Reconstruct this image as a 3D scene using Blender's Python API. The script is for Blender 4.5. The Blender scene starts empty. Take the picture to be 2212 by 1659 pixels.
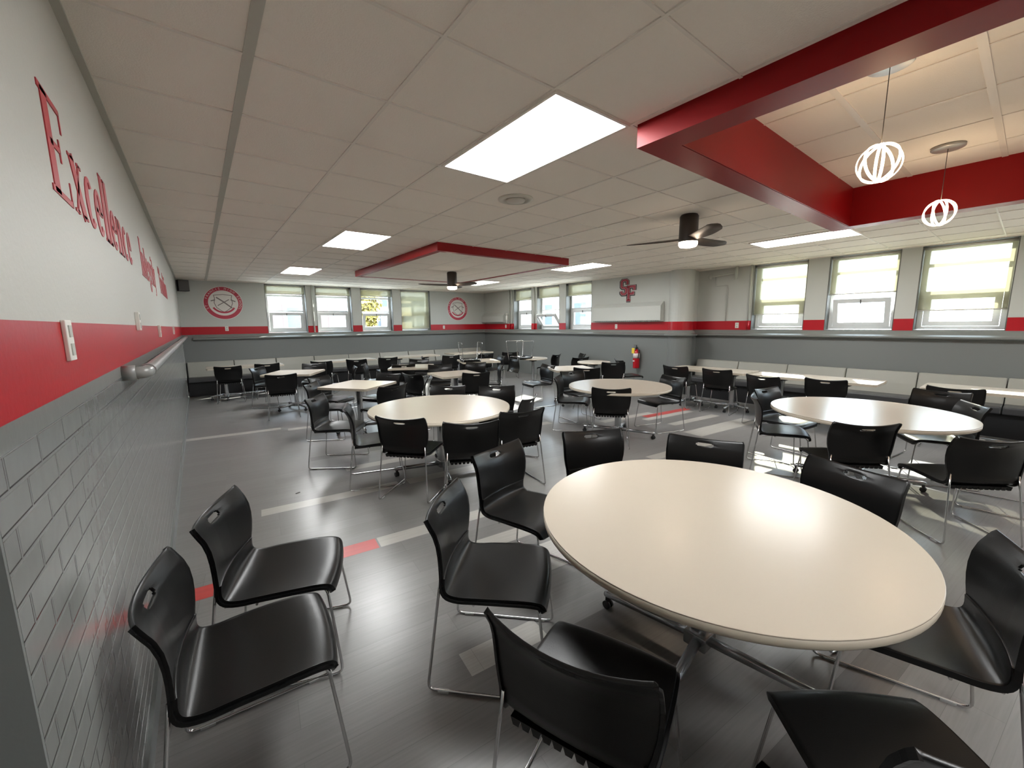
import bpy, bmesh, math, random
from mathutils import Vector, Matrix
random.seed(7)
S = bpy.context.scene
COL = S.collection
PI = math.pi

# ------------------------------------------------------------------ camera
cd = bpy.data.cameras.new('camera')
cd.sensor_fit = 'HORIZONTAL'; cd.sensor_width = 36.0; cd.lens = 14.142
cd.clip_start = 0.02; cd.clip_end = 200
cam = bpy.data.objects.new('camera', cd); COL.objects.link(cam)
cam.matrix_world = Matrix(((0.789896, 0.098563, -0.605268, 0.0),
                           (-0.613144, 0.109394, -0.782360, 0.0),
                           (-0.010899, 0.989100, 0.146843, 1.63),
                           (0, 0, 0, 1)))
S.camera = cam

# ------------------------------------------------------------------ world, sun, exposure
W = bpy.data.worlds.new('sky'); S.world = W; W.use_nodes = True
bgn = W.node_tree.nodes['Background']
bgn.inputs['Color'].default_value = (0.80, 0.90, 1.0, 1)
bgn.inputs['Strength'].default_value = 3.2
sd = bpy.data.lights.new('sun', 'SUN'); sd.energy = 11; sd.angle = math.radians(0.6); sd.color = (1.0, 0.93, 0.82)
sun = bpy.data.objects.new('sun', sd); COL.objects.link(sun)
sun.rotation_euler = Vector((-1.0, -0.40, -0.55)).to_track_quat('-Z', 'Y').to_euler()
sun.location = (20, 10, 12)
TROFFER_STRENGTH = 5.0
PENDANT_STRENGTH = 2.6
PENDANT_WATTS = 0.45
FAN_LAMP_STRENGTH = 4.0
S.view_settings.view_transform = 'Standard'
S.view_settings.look = 'None'
S.view_settings.exposure = 2.84
S.view_settings.gamma = 1.0
S.view_settings.use_curve_mapping = False
S.cycles.use_denoising = True
S.cycles.max_bounces = 7
S.cycles.diffuse_bounces = 4
S.cycles.glossy_bounces = 3
S.cycles.transmission_bounces = 5
S.cycles.transparent_max_bounces = 8
S.cycles.sample_clamp_indirect = 4.0
S.cycles.caustics_reflective = False
S.cycles.caustics_refractive = False

# ------------------------------------------------------------------ materials
def mat(name, col, rough=0.5, metal=0.0, spec=0.5, bump=0.0, bscale=40.0, var=0.0, vscale=3.0, coat=0.0):
    m = bpy.data.materials.new(name); m.use_nodes = True
    nt = m.node_tree; b = nt.nodes['Principled BSDF']
    b.inputs['Base Color'].default_value = (*col, 1)
    b.inputs['Roughness'].default_value = rough
    b.inputs['Metallic'].default_value = metal
    b.inputs['Specular IOR Level'].default_value = spec
    b.inputs['Coat Weight'].default_value = coat
    if bump or var:
        tc = nt.nodes.new('ShaderNodeTexCoord')
    if bump:
        n = nt.nodes.new('ShaderNodeTexNoise'); n.inputs['Scale'].default_value = bscale; n.inputs['Detail'].default_value = 4
        bp = nt.nodes.new('ShaderNodeBump'); bp.inputs['Strength'].default_value = bump; bp.inputs['Distance'].default_value = 0.01
        nt.links.new(tc.outputs['Object'], n.inputs['Vector'])
        nt.links.new(n.outputs['Fac'], bp.inputs['Height']); nt.links.new(bp.outputs['Normal'], b.inputs['Normal'])
    if var:
        n2 = nt.nodes.new('ShaderNodeTexNoise'); n2.inputs['Scale'].default_value = vscale; n2.inputs['Detail'].default_value = 3
        nt.links.new(tc.outputs['Object'], n2.inputs['Vector'])
        mr = nt.nodes.new('ShaderNodeMapRange'); mr.inputs['To Min'].default_value = 1 - var; mr.inputs['To Max'].default_value = 1 + var
        nt.links.new(n2.outputs['Fac'], mr.inputs['Value'])
        hs = nt.nodes.new('ShaderNodeHueSaturation'); hs.inputs['Color'].default_value = (*col, 1)
        nt.links.new(mr.outputs['Result'], hs.inputs['Value']); nt.links.new(hs.outputs['Color'], b.inputs['Base Color'])
    return m

def emis(name, col, strength):
    m = bpy.data.materials.new(name); m.use_nodes = True
    nt = m.node_tree; nt.nodes.clear()
    e = nt.nodes.new('ShaderNodeEmission'); e.inputs['Color'].default_value = (*col, 1); e.inputs['Strength'].default_value = strength
    o = nt.nodes.new('ShaderNodeOutputMaterial'); nt.links.new(e.outputs[0], o.inputs[0])
    return m

M = {}
M['wall_up'] = mat('grey_wall_paint', (0.50, 0.51, 0.475), 0.55, bump=0.08, bscale=60)
M['wall_left_up'] = mat('pale_wall_paint', (0.50, 0.49, 0.445), 0.5, bump=0.10, bscale=50)
M['wall_low'] = mat('dark_grey_wall_paint', (0.165, 0.175, 0.17), 0.45, bump=0.06, bscale=60)
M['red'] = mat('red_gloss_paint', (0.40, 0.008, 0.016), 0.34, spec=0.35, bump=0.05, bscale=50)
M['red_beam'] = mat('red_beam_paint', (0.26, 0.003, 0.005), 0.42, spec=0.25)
M['ledge'] = mat('ledge_grey_paint', (0.17, 0.18, 0.17), 0.4)
M['reveal'] = mat('window_reveal_grey', (0.10, 0.10, 0.09), 0.55)
M['tile'] = mat('ceiling_tile', (0.88, 0.82, 0.74), 0.9, bump=0.25, bscale=160, var=0.03, vscale=1.2)
M['tbar'] = mat('ceiling_grid_metal', (0.80, 0.75, 0.68), 0.5)
M['angle'] = mat('wall_angle_metal', (0.50, 0.49, 0.43), 0.5)
M['plastic'] = mat('black_polypropylene', (0.005, 0.005, 0.005), 0.30, spec=0.30, bump=0.04, bscale=300)
M['chrome'] = mat('chromed_steel', (0.62, 0.62, 0.62), 0.18, metal=1.0)
M['glide'] = mat('clear_glide_plastic', (0.35, 0.35, 0.34), 0.4)
M['laminate'] = mat('white_table_laminate', (0.43, 0.378, 0.312), 0.24, spec=0.20, var=0.012, vscale=5)
M['edge'] = mat('table_edge_band', (0.46, 0.41, 0.33), 0.4)
M['post'] = mat('polished_silver_steel', (0.42, 0.43, 0.44), 0.25, metal=0.85)
M['black'] = mat('black_metal', (0.015, 0.015, 0.015), 0.45)
M['caster'] = mat('caster_rubber', (0.01, 0.01, 0.01), 0.5)
M['vinyl_pale'] = mat('pale_grey_vinyl', (0.29, 0.285, 0.25), 0.42, var=0.03, vscale=2)
M['vinyl_dark'] = mat('dark_vinyl', (0.045, 0.045, 0.047), 0.38)
M['kick'] = mat('black_bench_base', (0.006, 0.006, 0.007), 0.5)
M['upvc'] = mat('white_window_vinyl', (0.70, 0.72, 0.72), 0.35)
M['white'] = mat('white_plastic', (0.72, 0.70, 0.64), 0.4)
M['cream'] = mat('cream_pipe_paint', (0.46, 0.47, 0.42), 0.4)
M['rail'] = mat('grey_rail_paint', (0.23, 0.235, 0.225), 0.28)
M['fan_dark'] = mat('dark_bronze_metal', (0.035, 0.026, 0.020), 0.45)
M['fan_blade'] = mat('dark_wood_blade', (0.060, 0.045, 0.034), 0.5, var=0.2, vscale=12)
M['disc'] = mat('brushed_steel_canopy', (0.45, 0.46, 0.45), 0.4, metal=0.7)
M['wire'] = mat('dark_cord', (0.05, 0.045, 0.04), 0.5)
M['letter'] = mat('red_vinyl_letter', (0.45, 0.035, 0.045), 0.45)
M['seal_red'] = mat('seal_red_vinyl', (0.46, 0.03, 0.06), 0.45)
M['seal_white'] = mat('seal_white_vinyl', (0.72, 0.68, 0.63), 0.5)
M['seal_grey'] = mat('seal_grey_line', (0.20, 0.16, 0.15), 0.5)
M['logo_black'] = mat('logo_black_edge', (0.02, 0.012, 0.012), 0.45)
M['logo_pale'] = mat('logo_pale_outline', (0.42, 0.30, 0.29), 0.45)
M['logo_red'] = mat('logo_red_face', (0.30, 0.018, 0.035), 0.4)
M['ext_red'] = mat('extinguisher_red', (0.42, 0.008, 0.015), 0.25)
M['yellow'] = mat('yellow_tag', (0.75, 0.55, 0.05), 0.5)
M['paper'] = mat('label_paper', (0.62, 0.55, 0.55), 0.6)
M['speaker'] = mat('speaker_black', (0.012, 0.012, 0.012), 0.6)
M['diff'] = mat('air_diffuser_white', (0.60, 0.57, 0.50), 0.5)
M['brick_out'] = mat('outdoor_red_brick', (0.135, 0.088, 0.082), 0.8, var=0.1, vscale=8)
M['stone_out'] = mat('outdoor_pale_stone', (0.30, 0.30, 0.30), 0.8)
M['glass_out'] = mat('outdoor_window_glass', (0.085, 0.10, 0.115), 0.1)
M['grass_out'] = mat('outdoor_pale_paving', (0.45, 0.44, 0.41), 0.9, var=0.2, vscale=3)
M['bark'] = mat('tree_bark', (0.12, 0.09, 0.07), 0.9)
M['leaf'] = mat('yellow_autumn_leaves', (0.20, 0.16, 0.03), 0.7, var=0.3, vscale=6)
M['troffer'] = emis('led_panel_light', (0.98, 0.99, 0.985), TROFFER_STRENGTH)
M['pend'] = emis('pendant_ring_light', (1.0, 0.74, 0.46), PENDANT_STRENGTH)
M['fanlamp'] = emis('fan_lamp_light', (1.0, 0.80, 0.60), FAN_LAMP_STRENGTH)

def glass_mat():
    m = bpy.data.materials.new('window_glass'); m.use_nodes = True
    nt = m.node_tree; nt.nodes.clear()
    t = nt.nodes.new('ShaderNodeBsdfTransparent'); t.inputs[0].default_value = (0.86, 0.90, 0.92, 1)
    g = nt.nodes.new('ShaderNodeBsdfGlossy'); g.inputs['Roughness'].default_value = 0.03
    mx = nt.nodes.new('ShaderNodeMixShader'); o = nt.nodes.new('ShaderNodeOutputMaterial')
    mx.inputs[0].default_value = 0.05
    nt.links.new(t.outputs[0], mx.inputs[1]); nt.links.new(g.outputs[0], mx.inputs[2])
    nt.links.new(mx.outputs[0], o.inputs[0]); return m
M['glass'] = glass_mat()

def shade_mat():
    m = bpy.data.materials.new('roller_shade_fabric'); m.use_nodes = True
    nt = m.node_tree; nt.nodes.clear()
    d = nt.nodes.new('ShaderNodeBsdfDiffuse'); d.inputs[0].default_value = (0.42, 0.40, 0.31, 1)
    tl = nt.nodes.new('ShaderNodeBsdfTranslucent'); tl.inputs[0].default_value = (0.22, 0.21, 0.15, 1)
    tr = nt.nodes.new('ShaderNodeBsdfTransparent'); tr.inputs[0].default_value = (1.0, 0.98, 0.88, 1)
    m1 = nt.nodes.new('ShaderNodeMixShader'); m1.inputs[0].default_value = 0.45
    m2 = nt.nodes.new('ShaderNodeMixShader'); m2.inputs[0].default_value = 0.34
    o = nt.nodes.new('ShaderNodeOutputMaterial')
    nt.links.new(d.outputs[0], m1.inputs[1]); nt.links.new(tl.outputs[0], m1.inputs[2])
    nt.links.new(m1.outputs[0], m2.inputs[1]); nt.links.new(tr.outputs[0], m2.inputs[2])
    nt.links.new(m2.outputs[0], o.inputs[0]); return m
M['shade'] = shade_mat()

def brick_wall_mat():
    m = bpy.data.materials.new('glazed_grey_brick'); m.use_nodes = True
    nt = m.node_tree; b = nt.nodes['Principled BSDF']
    b.inputs['Roughness'].default_value = 0.20
    tc = nt.nodes.new('ShaderNodeTexCoord'); sp = nt.nodes.new('ShaderNodeSeparateXYZ'); cb = nt.nodes.new('ShaderNodeCombineXYZ')
    nt.links.new(tc.outputs['Object'], sp.inputs[0])
    nt.links.new(sp.outputs['Y'], cb.inputs['X']); nt.links.new(sp.outputs['Z'], cb.inputs['Y'])
    br = nt.nodes.new('ShaderNodeTexBrick')
    br.inputs['Scale'].default_value = 1.0
    br.inputs['Brick Width'].default_value = 0.203; br.inputs['Row Height'].default_value = 0.0669
    br.inputs['Mortar Size'].default_value = 0.006; br.inputs['Mortar Smooth'].default_value = 0.6
    br.inputs['Color1'].default_value = (0.19, 0.195, 0.187, 1); br.inputs['Color2'].default_value = (0.20, 0.205, 0.197, 1)
    br.inputs['Mortar'].default_value = (0.19, 0.195, 0.19, 1)
    nt.links.new(cb.outputs[0], br.inputs['Vector'])
    nt.links.new(br.outputs['Color'], b.inputs['Base Color'])
    nz = nt.nodes.new('ShaderNodeTexNoise'); nz.inputs['Scale'].default_value = 9; nt.links.new(tc.outputs['Object'], nz.inputs['Vector'])
    b1 = nt.nodes.new('ShaderNodeBump'); b1.inputs['Strength'].default_value = 0.9; b1.inputs['Distance'].default_value = 0.008; b1.invert = True
    nt.links.new(br.outputs['Fac'], b1.inputs['Height'])
    b2 = nt.nodes.new('ShaderNodeBump'); b2.inputs['Strength'].default_value = 0.12; b2.inputs['Distance'].default_value = 0.02
    nt.links.new(nz.outputs['Fac'], b2.inputs['Height']); nt.links.new(b1.outputs['Normal'], b2.inputs['Normal'])
    nt.links.new(b2.outputs['Normal'], b.inputs['Normal'])
    return m
M['brick'] = brick_wall_mat()
M['wall_left_band'] = mat('grey_gloss_band', (0.17, 0.175, 0.165), 0.33, bump=0.12, bscale=14)

PLANK_A = math.radians(-6.0)
def floor_mat(name, c1, c2, rough=0.28):
    m = bpy.data.materials.new(name); m.use_nodes = True
    nt = m.node_tree; b = nt.nodes['Principled BSDF']
    tc = nt.nodes.new('ShaderNodeTexCoord')
    mp = nt.nodes.new('ShaderNodeMapping'); mp.inputs['Rotation'].default_value = (0, 0, -PLANK_A)
    nt.links.new(tc.outputs['Object'], mp.inputs['Vector'])
    br = nt.nodes.new('ShaderNodeTexBrick'); br.inputs['Scale'].default_value = 1.0
    br.inputs['Brick Width'].default_value = 1.22; br.inputs['Row Height'].default_value = 0.152
    br.inputs['Mortar Size'].default_value = 0.0008; br.offset = 0.37
    br.inputs['Color1'].default_value = (*c1, 1); br.inputs['Color2'].default_value = (*c2, 1)
    br.inputs['Mortar'].default_value = (*[x * 0.6 for x in c1], 1)
    nt.links.new(mp.outputs[0], br.inputs['Vector'])
    st = nt.nodes.new('ShaderNodeMapping'); st.inputs['Scale'].default_value = (1.2, 26, 1)
    nt.links.new(mp.outputs[0], st.inputs['Vector'])
    nz = nt.nodes.new('ShaderNodeTexNoise'); nz.inputs['Scale'].default_value = 3; nz.inputs['Detail'].default_value = 5
    nt.links.new(st.outputs[0], nz.inputs['Vector'])
    mr = nt.nodes.new('ShaderNodeMapRange'); mr.inputs['To Min'].default_value = 0.80; mr.inputs['To Max'].default_value = 1.20
    nt.links.new(nz.outputs['Fac'], mr.inputs['Value'])
    hs = nt.nodes.new('ShaderNodeHueSaturation')
    nt.links.new(mr.outputs[0], hs.inputs['Value']); nt.links.new(br.outputs['Color'], hs.inputs['Color'])
    nt.links.new(hs.outputs['Color'], b.inputs['Base Color'])
    b.inputs['Roughness'].default_value = rough
    bp = nt.nodes.new('ShaderNodeBump'); bp.inputs['Strength'].default_value = 0.05; bp.inputs['Distance'].default_value = 0.004
    nt.links.new(nz.outputs['Fac'], bp.inputs['Height']); nt.links.new(bp.outputs['Normal'], b.inputs['Normal'])
    return m
M['floor'] = floor_mat('grey_vinyl_plank', (0.190, 0.184, 0.178), (0.166, 0.160, 0.154))
M['fl_light'] = floor_mat('pale_vinyl_plank', (0.38, 0.365, 0.335), (0.38, 0.365, 0.335))
M['fl_dark'] = floor_mat('charcoal_vinyl_plank', (0.11, 0.105, 0.10), (0.11, 0.105, 0.10))
M['fl_red'] = floor_mat('red_vinyl_plank', (0.45, 0.055, 0.050), (0.45, 0.055, 0.050))

# ------------------------------------------------------------------ mesh helpers
class MB:
    """collects shapes for ONE mesh object"""
    def __init__(self): self.bm = bmesh.new(); self.mats = []
    def mi(self, m):
        if m not in self.mats: self.mats.append(m)
        return self.mats.index(m)
    def _v(self, pts): return [self.bm.verts.new(p) for p in pts]
    def face(self, vs, m=None, smooth=False):
        try:
            f = self.bm.faces.new(vs)
        except ValueError:
            return None
        if m: f.material_index = self.mi(m)
        f.smooth = smooth; return f
    def hexa(self, p, m=None):
        v = self._v(p)
        for q in ((0, 3, 2, 1), (4, 5, 6, 7), (0, 1, 5, 4), (1, 2, 6, 5), (2, 3, 7, 6), (3, 0, 4, 7)):
            self.face([v[i] for i in q], m)
    def box(self, x0, x1, y0, y1, z0, z1, m=None):
        self.hexa([(x0, y0, z0), (x1, y0, z0), (x1, y1, z0), (x0, y1, z0), (x0, y0, z1), (x1, y0, z1), (x1, y1, z1), (x0, y1, z1)], m)
    def prism(self, pts, a, b, m=None, axis='z', smooth=False):
        """polygon pts (2D) extruded from a to b along an axis"""
        def P(p, t):
            return {'z': (p[0], p[1], t), 'y': (p[0], t, p[1]), 'x': (t, p[0], p[1])}[axis]
        n = len(pts); lo = self._v([P(p, a) for p in pts]); hi = self._v([P(p, b) for p in pts])
        self.face(lo[::-1], m); self.face(hi, m)
        for i in range(n):
            self.face([lo[i], lo[(i + 1) % n], hi[(i + 1) % n], hi[i]], m, smooth)
    def tube(self, pts, r, m=None, seg=8, fillet=0.0, caps=True):
        pts = [Vector(p) for p in pts]
        if fillet > 0 and len(pts) > 2:
            out = [pts[0]]
            for i in range(1, len(pts) - 1):
                p = pts[i]; a = (pts[i - 1] - p); b = (pts[i + 1] - p)
                f = min(fillet, a.length * 0.45, b.length * 0.45)
                pa = p + a.normalized() * f; pb = p + b.normalized() * f
                for k in range(5):
                    t = k / 4; out.append(pa * (1 - t) ** 2 + p * 2 * t * (1 - t) + pb * t ** 2)
            out.append(pts[-1]); pts = out
        rings = []
        up = None
        for i, p in enumerate(pts):
            d = (pts[min(i + 1, len(pts) - 1)] - pts[max(i - 1, 0)]).normalized()
            if up is None:
                up = Vector((0, 0, 1)) if abs(d.z) < 0.9 else Vector((1, 0, 0))
            s = d.cross(up)
            if s.length < 1e-5: s = d.cross(Vector((0, 1, 0)))
            s.normalize(); up = s.cross(d).normalized()
            rr = r[i] if isinstance(r, (list, tuple)) else r
            rings.append(self._v([p + (s * math.cos(2 * PI * k / seg) + up * math.sin(2 * PI * k / seg)) * rr for k in range(seg)]))
        for a, b in zip(rings, rings[1:]):
            for k in range(seg):
                self.face([a[k], a[(k + 1) % seg], b[(k + 1) % seg], b[k]], m, True)
        if caps: self.face(rings[0][::-1], m); self.face(rings[-1], m)
    def lathe(self, prof, c=(0, 0, 0), m=None, seg=24, smooth=True, closed=False):
        """prof: (r, z) list turned about the z axis at c"""
        rings = []
        for r, z in prof:
            rings.append(self._v([(c[0] + max(r, 1e-4) * math.cos(2 * PI * k / seg), c[1] + max(r, 1e-4) * math.sin(2 * PI * k / seg), c[2] + z) for k in range(seg)]))
        for a, b in zip(rings, rings[1:] + ([rings[0]] if closed else [])):
            for k in range(seg):
                self.face([a[k], a[(k + 1) % seg], b[(k + 1) % seg], b[k]], m, smooth)
        if not closed: self.face(rings[0][::-1], m); self.face(rings[-1], m)
    def build(self, name, m=None, parent=None, bevel=0.0, loc=None, rot=None, fix=True):
        if fix: bmesh.ops.recalc_face_normals(self.bm, faces=self.bm.faces)
        me = bpy.data.meshes.new(name); self.bm.to_mesh(me); self.bm.free()
        for k in (self.mats or [m]): me.materials.append(M[k] if isinstance(k, str) else k)
        o = bpy.data.objects.new(name, me); COL.objects.link(o)
        if parent is not None: o.parent = parent
        if loc is not None: o.location = loc
        if rot is not None: o.rotation_euler = rot
        if bevel:
            bv = o.modifiers.new('bevel', 'BEVEL'); bv.width = bevel; bv.segments = 2; bv.limit_method = 'ANGLE'; bv.angle_limit = math.radians(40)
        return o

def tag(o, label=None, cat=None, group=None, kind=None):
    if label: o['label'] = label
    if cat: o['category'] = cat
    if group: o['group'] = group
    if kind: o['kind'] = kind
    return o

def thing(name, loc=(0, 0, 0), rz=0.0, label=None, cat=None, group=None, kind=None, rot=None):
    o = bpy.data.objects.new(name, None); COL.objects.link(o)
    o.empty_display_size = 0.1; o.location = loc; o.rotation_euler = rot or (0, 0, rz)
    return tag(o, label, cat, group, kind)

def copy_tree(root):
    def cp(o, par):
        c = o.copy(); COL.objects.link(c); c.parent = par
        for ch in list(kids.get(o, [])): cp(ch, c)
        return c
    kids = {}
    for o in bpy.data.objects:
        if o.parent: kids.setdefault(o.parent, []).append(o)
    return cp(root, None)

# ------------------------------------------------------------------ room dimensions
XL, XR, XS, YF, YB = -0.30, 9.23, 8.60, 12.76, -3.2
ZC = 2.79
ZS0, ZS1 = 1.455, 1.65          # red stripe
ZT = 3.06                       # raised tray ceiling
WT = 0.34                       # wall thickness at the windows

# floor with accent planks let in
def build_floor():
    b = MB()
    b.box(XL - 0.6, XR + 0.5, YB - 0.3, YF + 0.5, -0.2, 0.0, 'floor')
    ca, sa = math.cos(PLANK_A), math.sin(PLANK_A)
    def plank(u0, u1, row, m, w=1):
        v0 = row * 0.152; v1 = v0 + 0.152 * w
        v = b._v([(u * ca - vv * sa, u * sa + vv * ca, 0.0006) for u, vv in ((u0, v0), (u1, v0), (u1, v1), (u0, v1))])
        b.face(v, m)
    def at(x, y, L, m, w=1, back=False):
        u = x * ca + y * sa; v = -x * sa + y * ca
        plank(u, u + L, math.floor(v / 0.152), m, w)
    at(-0.30, 7.42, 1.22, 'fl_light'); at(1.0, 7.22, 1.22, 'fl_light'); at(2.5, 7.9, 1.22, 'fl_light')
    at(0.29, 4.02, 1.22, 'fl_light'); at(1.6, 3.9, 0.9, 'fl_light')
    at(-0.29, 3.04, 1.22, 'fl_red'); at(0.94, 2.95, 1.22, 'fl_light')
    at(1.40, 2.42, 1.0, 'fl_light'); at(1.60, 2.10, 0.62, 'fl_light'); at(1.72, 1.92, 1.22, 'fl_light')
    at(1.2, 4.75, 1.22, 'fl_light'); at(0.95, 5.3, 1.22, 'fl_dark')
    at(0.86, 1.46, 0.45, 'fl_light', 1)
    at(1.33, 0.95, 1.22, 'fl_dark', 2); at(1.38, 1.25, 0.9, 'fl_dark', 1)
    at(1.36, 0.42, 0.45, 'fl_dark', 1); at(2.05, 0.30, 0.6, 'fl_dark', 1)
    at(6.05, 4.0, 1.22, 'fl_red'); at(5.85, 3.82, 1.22, 'fl_light'); at(5.2, 4.3, 1.22, 'fl_light'); at(5.9, 3.5, 1.22, 'fl_light', 1)
    at(5.6, 2.85, 1.6, 'fl_light', 2); at(6.6, 2.5, 1.2, 'fl_light', 1); at(4.2, 2.75, 1.22, 'fl_light')
    at(3.3, 5.0, 1.22, 'fl_light'); at(3.9, 6.6, 1.22, 'fl_light'); at(4.9, 8.0, 1.22, 'fl_light')
    at(2.9, 2.4, 0.8, 'fl_dark'); at(3.1, 1.6, 1.22, 'fl_light'); at(3.4, -0.4, 1.22, 'fl_light'); at(0.3, 0.55, 1.22, 'fl_dark')
    b.build('floor', fix=False)['kind'] = 'structure'
build_floor()

def wall_bands(b, axis_pts, z0=0.0, z1=ZC + 0.35, up='wall_up'):
    """axis_pts = (x0,x1,y0,y1): a piece of wall painted in the three bands"""
    x0, x1, y0, y1 = axis_pts
    for a, c, m in ((0.0, ZS0, 'wall_low'), (ZS0, ZS1, 'red'), (ZS1, 9.0, up)):
        lo, hi = max(a, z0), min(c, z1)
        if hi > lo + 1e-4: b.box(x0, x1, y0, y1, lo, hi, m)

# left wall: glazed brick below, red stripe, pale paint above
b = MB()
b.box(XL - 0.3, XL, 1.05, YF + 0.3, 0.0, 1.405, 'brick'); b.box(XL - 0.3, XL - 0.0005, 1.04, 1.05, 0.0, 1.405, 'wall_low')
b.box(XL - 0.3, XL, 1.04, YF + 0.3, 1.405, ZS0, 'wall_left_band')
b.box(XL - 0.3, XL, 1.04, YF + 0.3, ZS0, ZS1, 'red')
b.box(XL - 0.3, XL, 1.04, YF + 0.3, ZS1, ZC + 0.35, 'wall_left_up')
b.box(XL - 0.5, XL - 0.12, YB, 1.04, 0.0, ZS0, 'wall_low')
b.box(XL - 0.5, XL - 0.12, YB, 1.04, ZS0, ZC + 0.35, 'wall_left_up')
b.build('wall_left')['kind'] = 'structure'

# far wall with its four window openings
FW = [(1.525, 2.525), (2.77, 3.775), (4.05, 5.05), (5.33, 6.37)]
b = MB()
b.box(XL, XS + 0.3, YF, YF + WT, 0.0, ZS0, 'wall_low')
edges = [XL] + [e for w in FW for e in w] + [XS + 0.3]
for i in range(0, len(edges), 2):
    wall_bands(b, (edges[i], edges[i + 1], YF, YF + WT), z0=ZS0)
for w in FW:
    b.box(w[0], w[0] + 0.012, YF + 0.002, YF + WT, ZS0, ZC, 'reveal'); b.box(w[1] - 0.012, w[1], YF + 0.002, YF + WT, ZS0, ZC, 'reveal')
    b.box(w[0], w[1], YF, YF + WT, ZC - 0.01, ZC + 0.35, 'reveal')
wall_bands(b, (XL, XL + 0.20, YF - 0.022, YF))     # corner pier
b.build('wall_far')['kind'] = 'structure'

# right side walls: far stretch stands further in, then a rounded corner and the window bay
SW = [(7.52, 8.50), (8.77, 9.78), (10.05, 10.97)]
b = MB()
b.box(XS, XS + WT, 5.15, YF, 0.0, ZS0, 'wall_low')
edges = [5.15] + [e for w in SW for e in w] + [YF]
for i in range(0, len(edges), 2):
    wall_bands(b, (XS, XS + WT, edges[i], edges[i + 1]), z0=ZS0)
for w in SW:
    b.box(XS + 0.002, XS + WT, w[0], w[0] + 0.012, ZS0, ZC, 'reveal'); b.box(XS + 0.002, XS + WT, w[1] - 0.012, w[1], ZS0, ZC, 'reveal')
    b.box(XS, XS + WT, w[0], w[1], ZC - 0.01, ZC + 0.35, 'reveal')
# rounded corner column
R_, CX_, CY_, YJ = 0.27, 8.80, 5.02, 4.86       # round column swallowing the corner
A0, A1 = math.acos((CX_ - XS) / R_), PI / 2 + math.acos((CY_ - YJ) / R_)
arc = [(CX_ - R_ * math.cos(t), CY_ - R_ * math.sin(t)) for t in [-A0 + (A1 + A0) * k / 16 for k in range(17)]]
poly = arc + [(XR + WT, YJ), (XR + WT, CY_ + 0.18)]
for a, c, m in ((0, ZS0, 'wall_low'), (ZS0, ZS1, 'red'), (ZS1, ZC + 0.35, 'wall_up')):
    b.prism(poly, a, c, m, smooth=False)
b.build('wall_right_far')['kind'] = 'structure'

RW = [(-2.92, -1.97), (-1.70, -0.75), (0.26, 1.23), (1.47, 2.42), (2.75, 3.69)]  # first two openings are out of view, added to let in fill light
b = MB()
b.box(XR, XR + WT, YB, 4.9, 0.0, ZS0, 'wall_low')
edges = [YB] + [e for w in RW for e in w] + [4.9]
for i in range(0, len(edges), 2):
    wall_bands(b, (XR, XR + WT, edges[i], edges[i + 1]), z0=ZS0)
for w in RW:
    b.box(XR + 0.002, XR + WT, w[0], w[0] + 0.012, ZS0, ZC, 'reveal'); b.box(XR + 0.002, XR + WT, w[1] - 0.012, w[1], ZS0, ZC, 'reveal')
    b.box(XR, XR + WT, w[0], w[1], ZC - 0.01, ZC + 0.35, 'reveal')
b.build('wall_right')['kind'] = 'structure'

b = MB(); wall_bands(b, (XL - 0.5, XR + WT, YB - 0.3, YB)); b.build('wall_back')['kind'] = 'structure'

# sill ledge running round the far and right walls
led = [(0.0, 1.30), (0.030, 1.305), (0.030, 1.315), (0.085, 1.325), (0.100, 1.34), (0.100, 1.362), (0.085, 1.372), (0.05, 1.39), (0.02, 1.44), (0.0, 1.458)]
n_trim = 0
def trim(build):
    global n_trim
    n_trim += 1
    o = build.build('trim_%d' % n_trim); o['kind'] = 'structure'; return o
b = MB(); b.prism([(YF - p[0], p[1]) for p in led], XL + 0.2, XS - 0.02, 'ledge', axis='x'); trim(b)
b = MB(); b.prism([(XS - p[0], p[1]) for p in led], 5.18, YF - 0.02, 'ledge', axis='y'); trim(b)
b = MB()                                          # ledge round the corner column
prev = None
for k in range(17):
    t = -A0 + (A1 + A0) * k / 16
    ring = b._v([(CX_ - (R_ + p[0]) * math.cos(t), CY_ - (R_ + p[0]) * math.sin(t), p[1]) for p in led])
    if prev:
        for i in range(len(led) - 1): b.face([prev[i], prev[i + 1], ring[i + 1], ring[i]], 'ledge')
    prev = ring
trim(b)
b = MB(); b.prism([(XR - p[0], p[1]) for p in led], YB, YJ, 'ledge', axis='y'); trim(b)
b = MB(); b.box(XL, XL + 0.012, 1.04, YF - 0.22, 0.0, 0.10, 'wall_low'); o = b.build('baseboard_left'); o['kind'] = 'structure'

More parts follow.
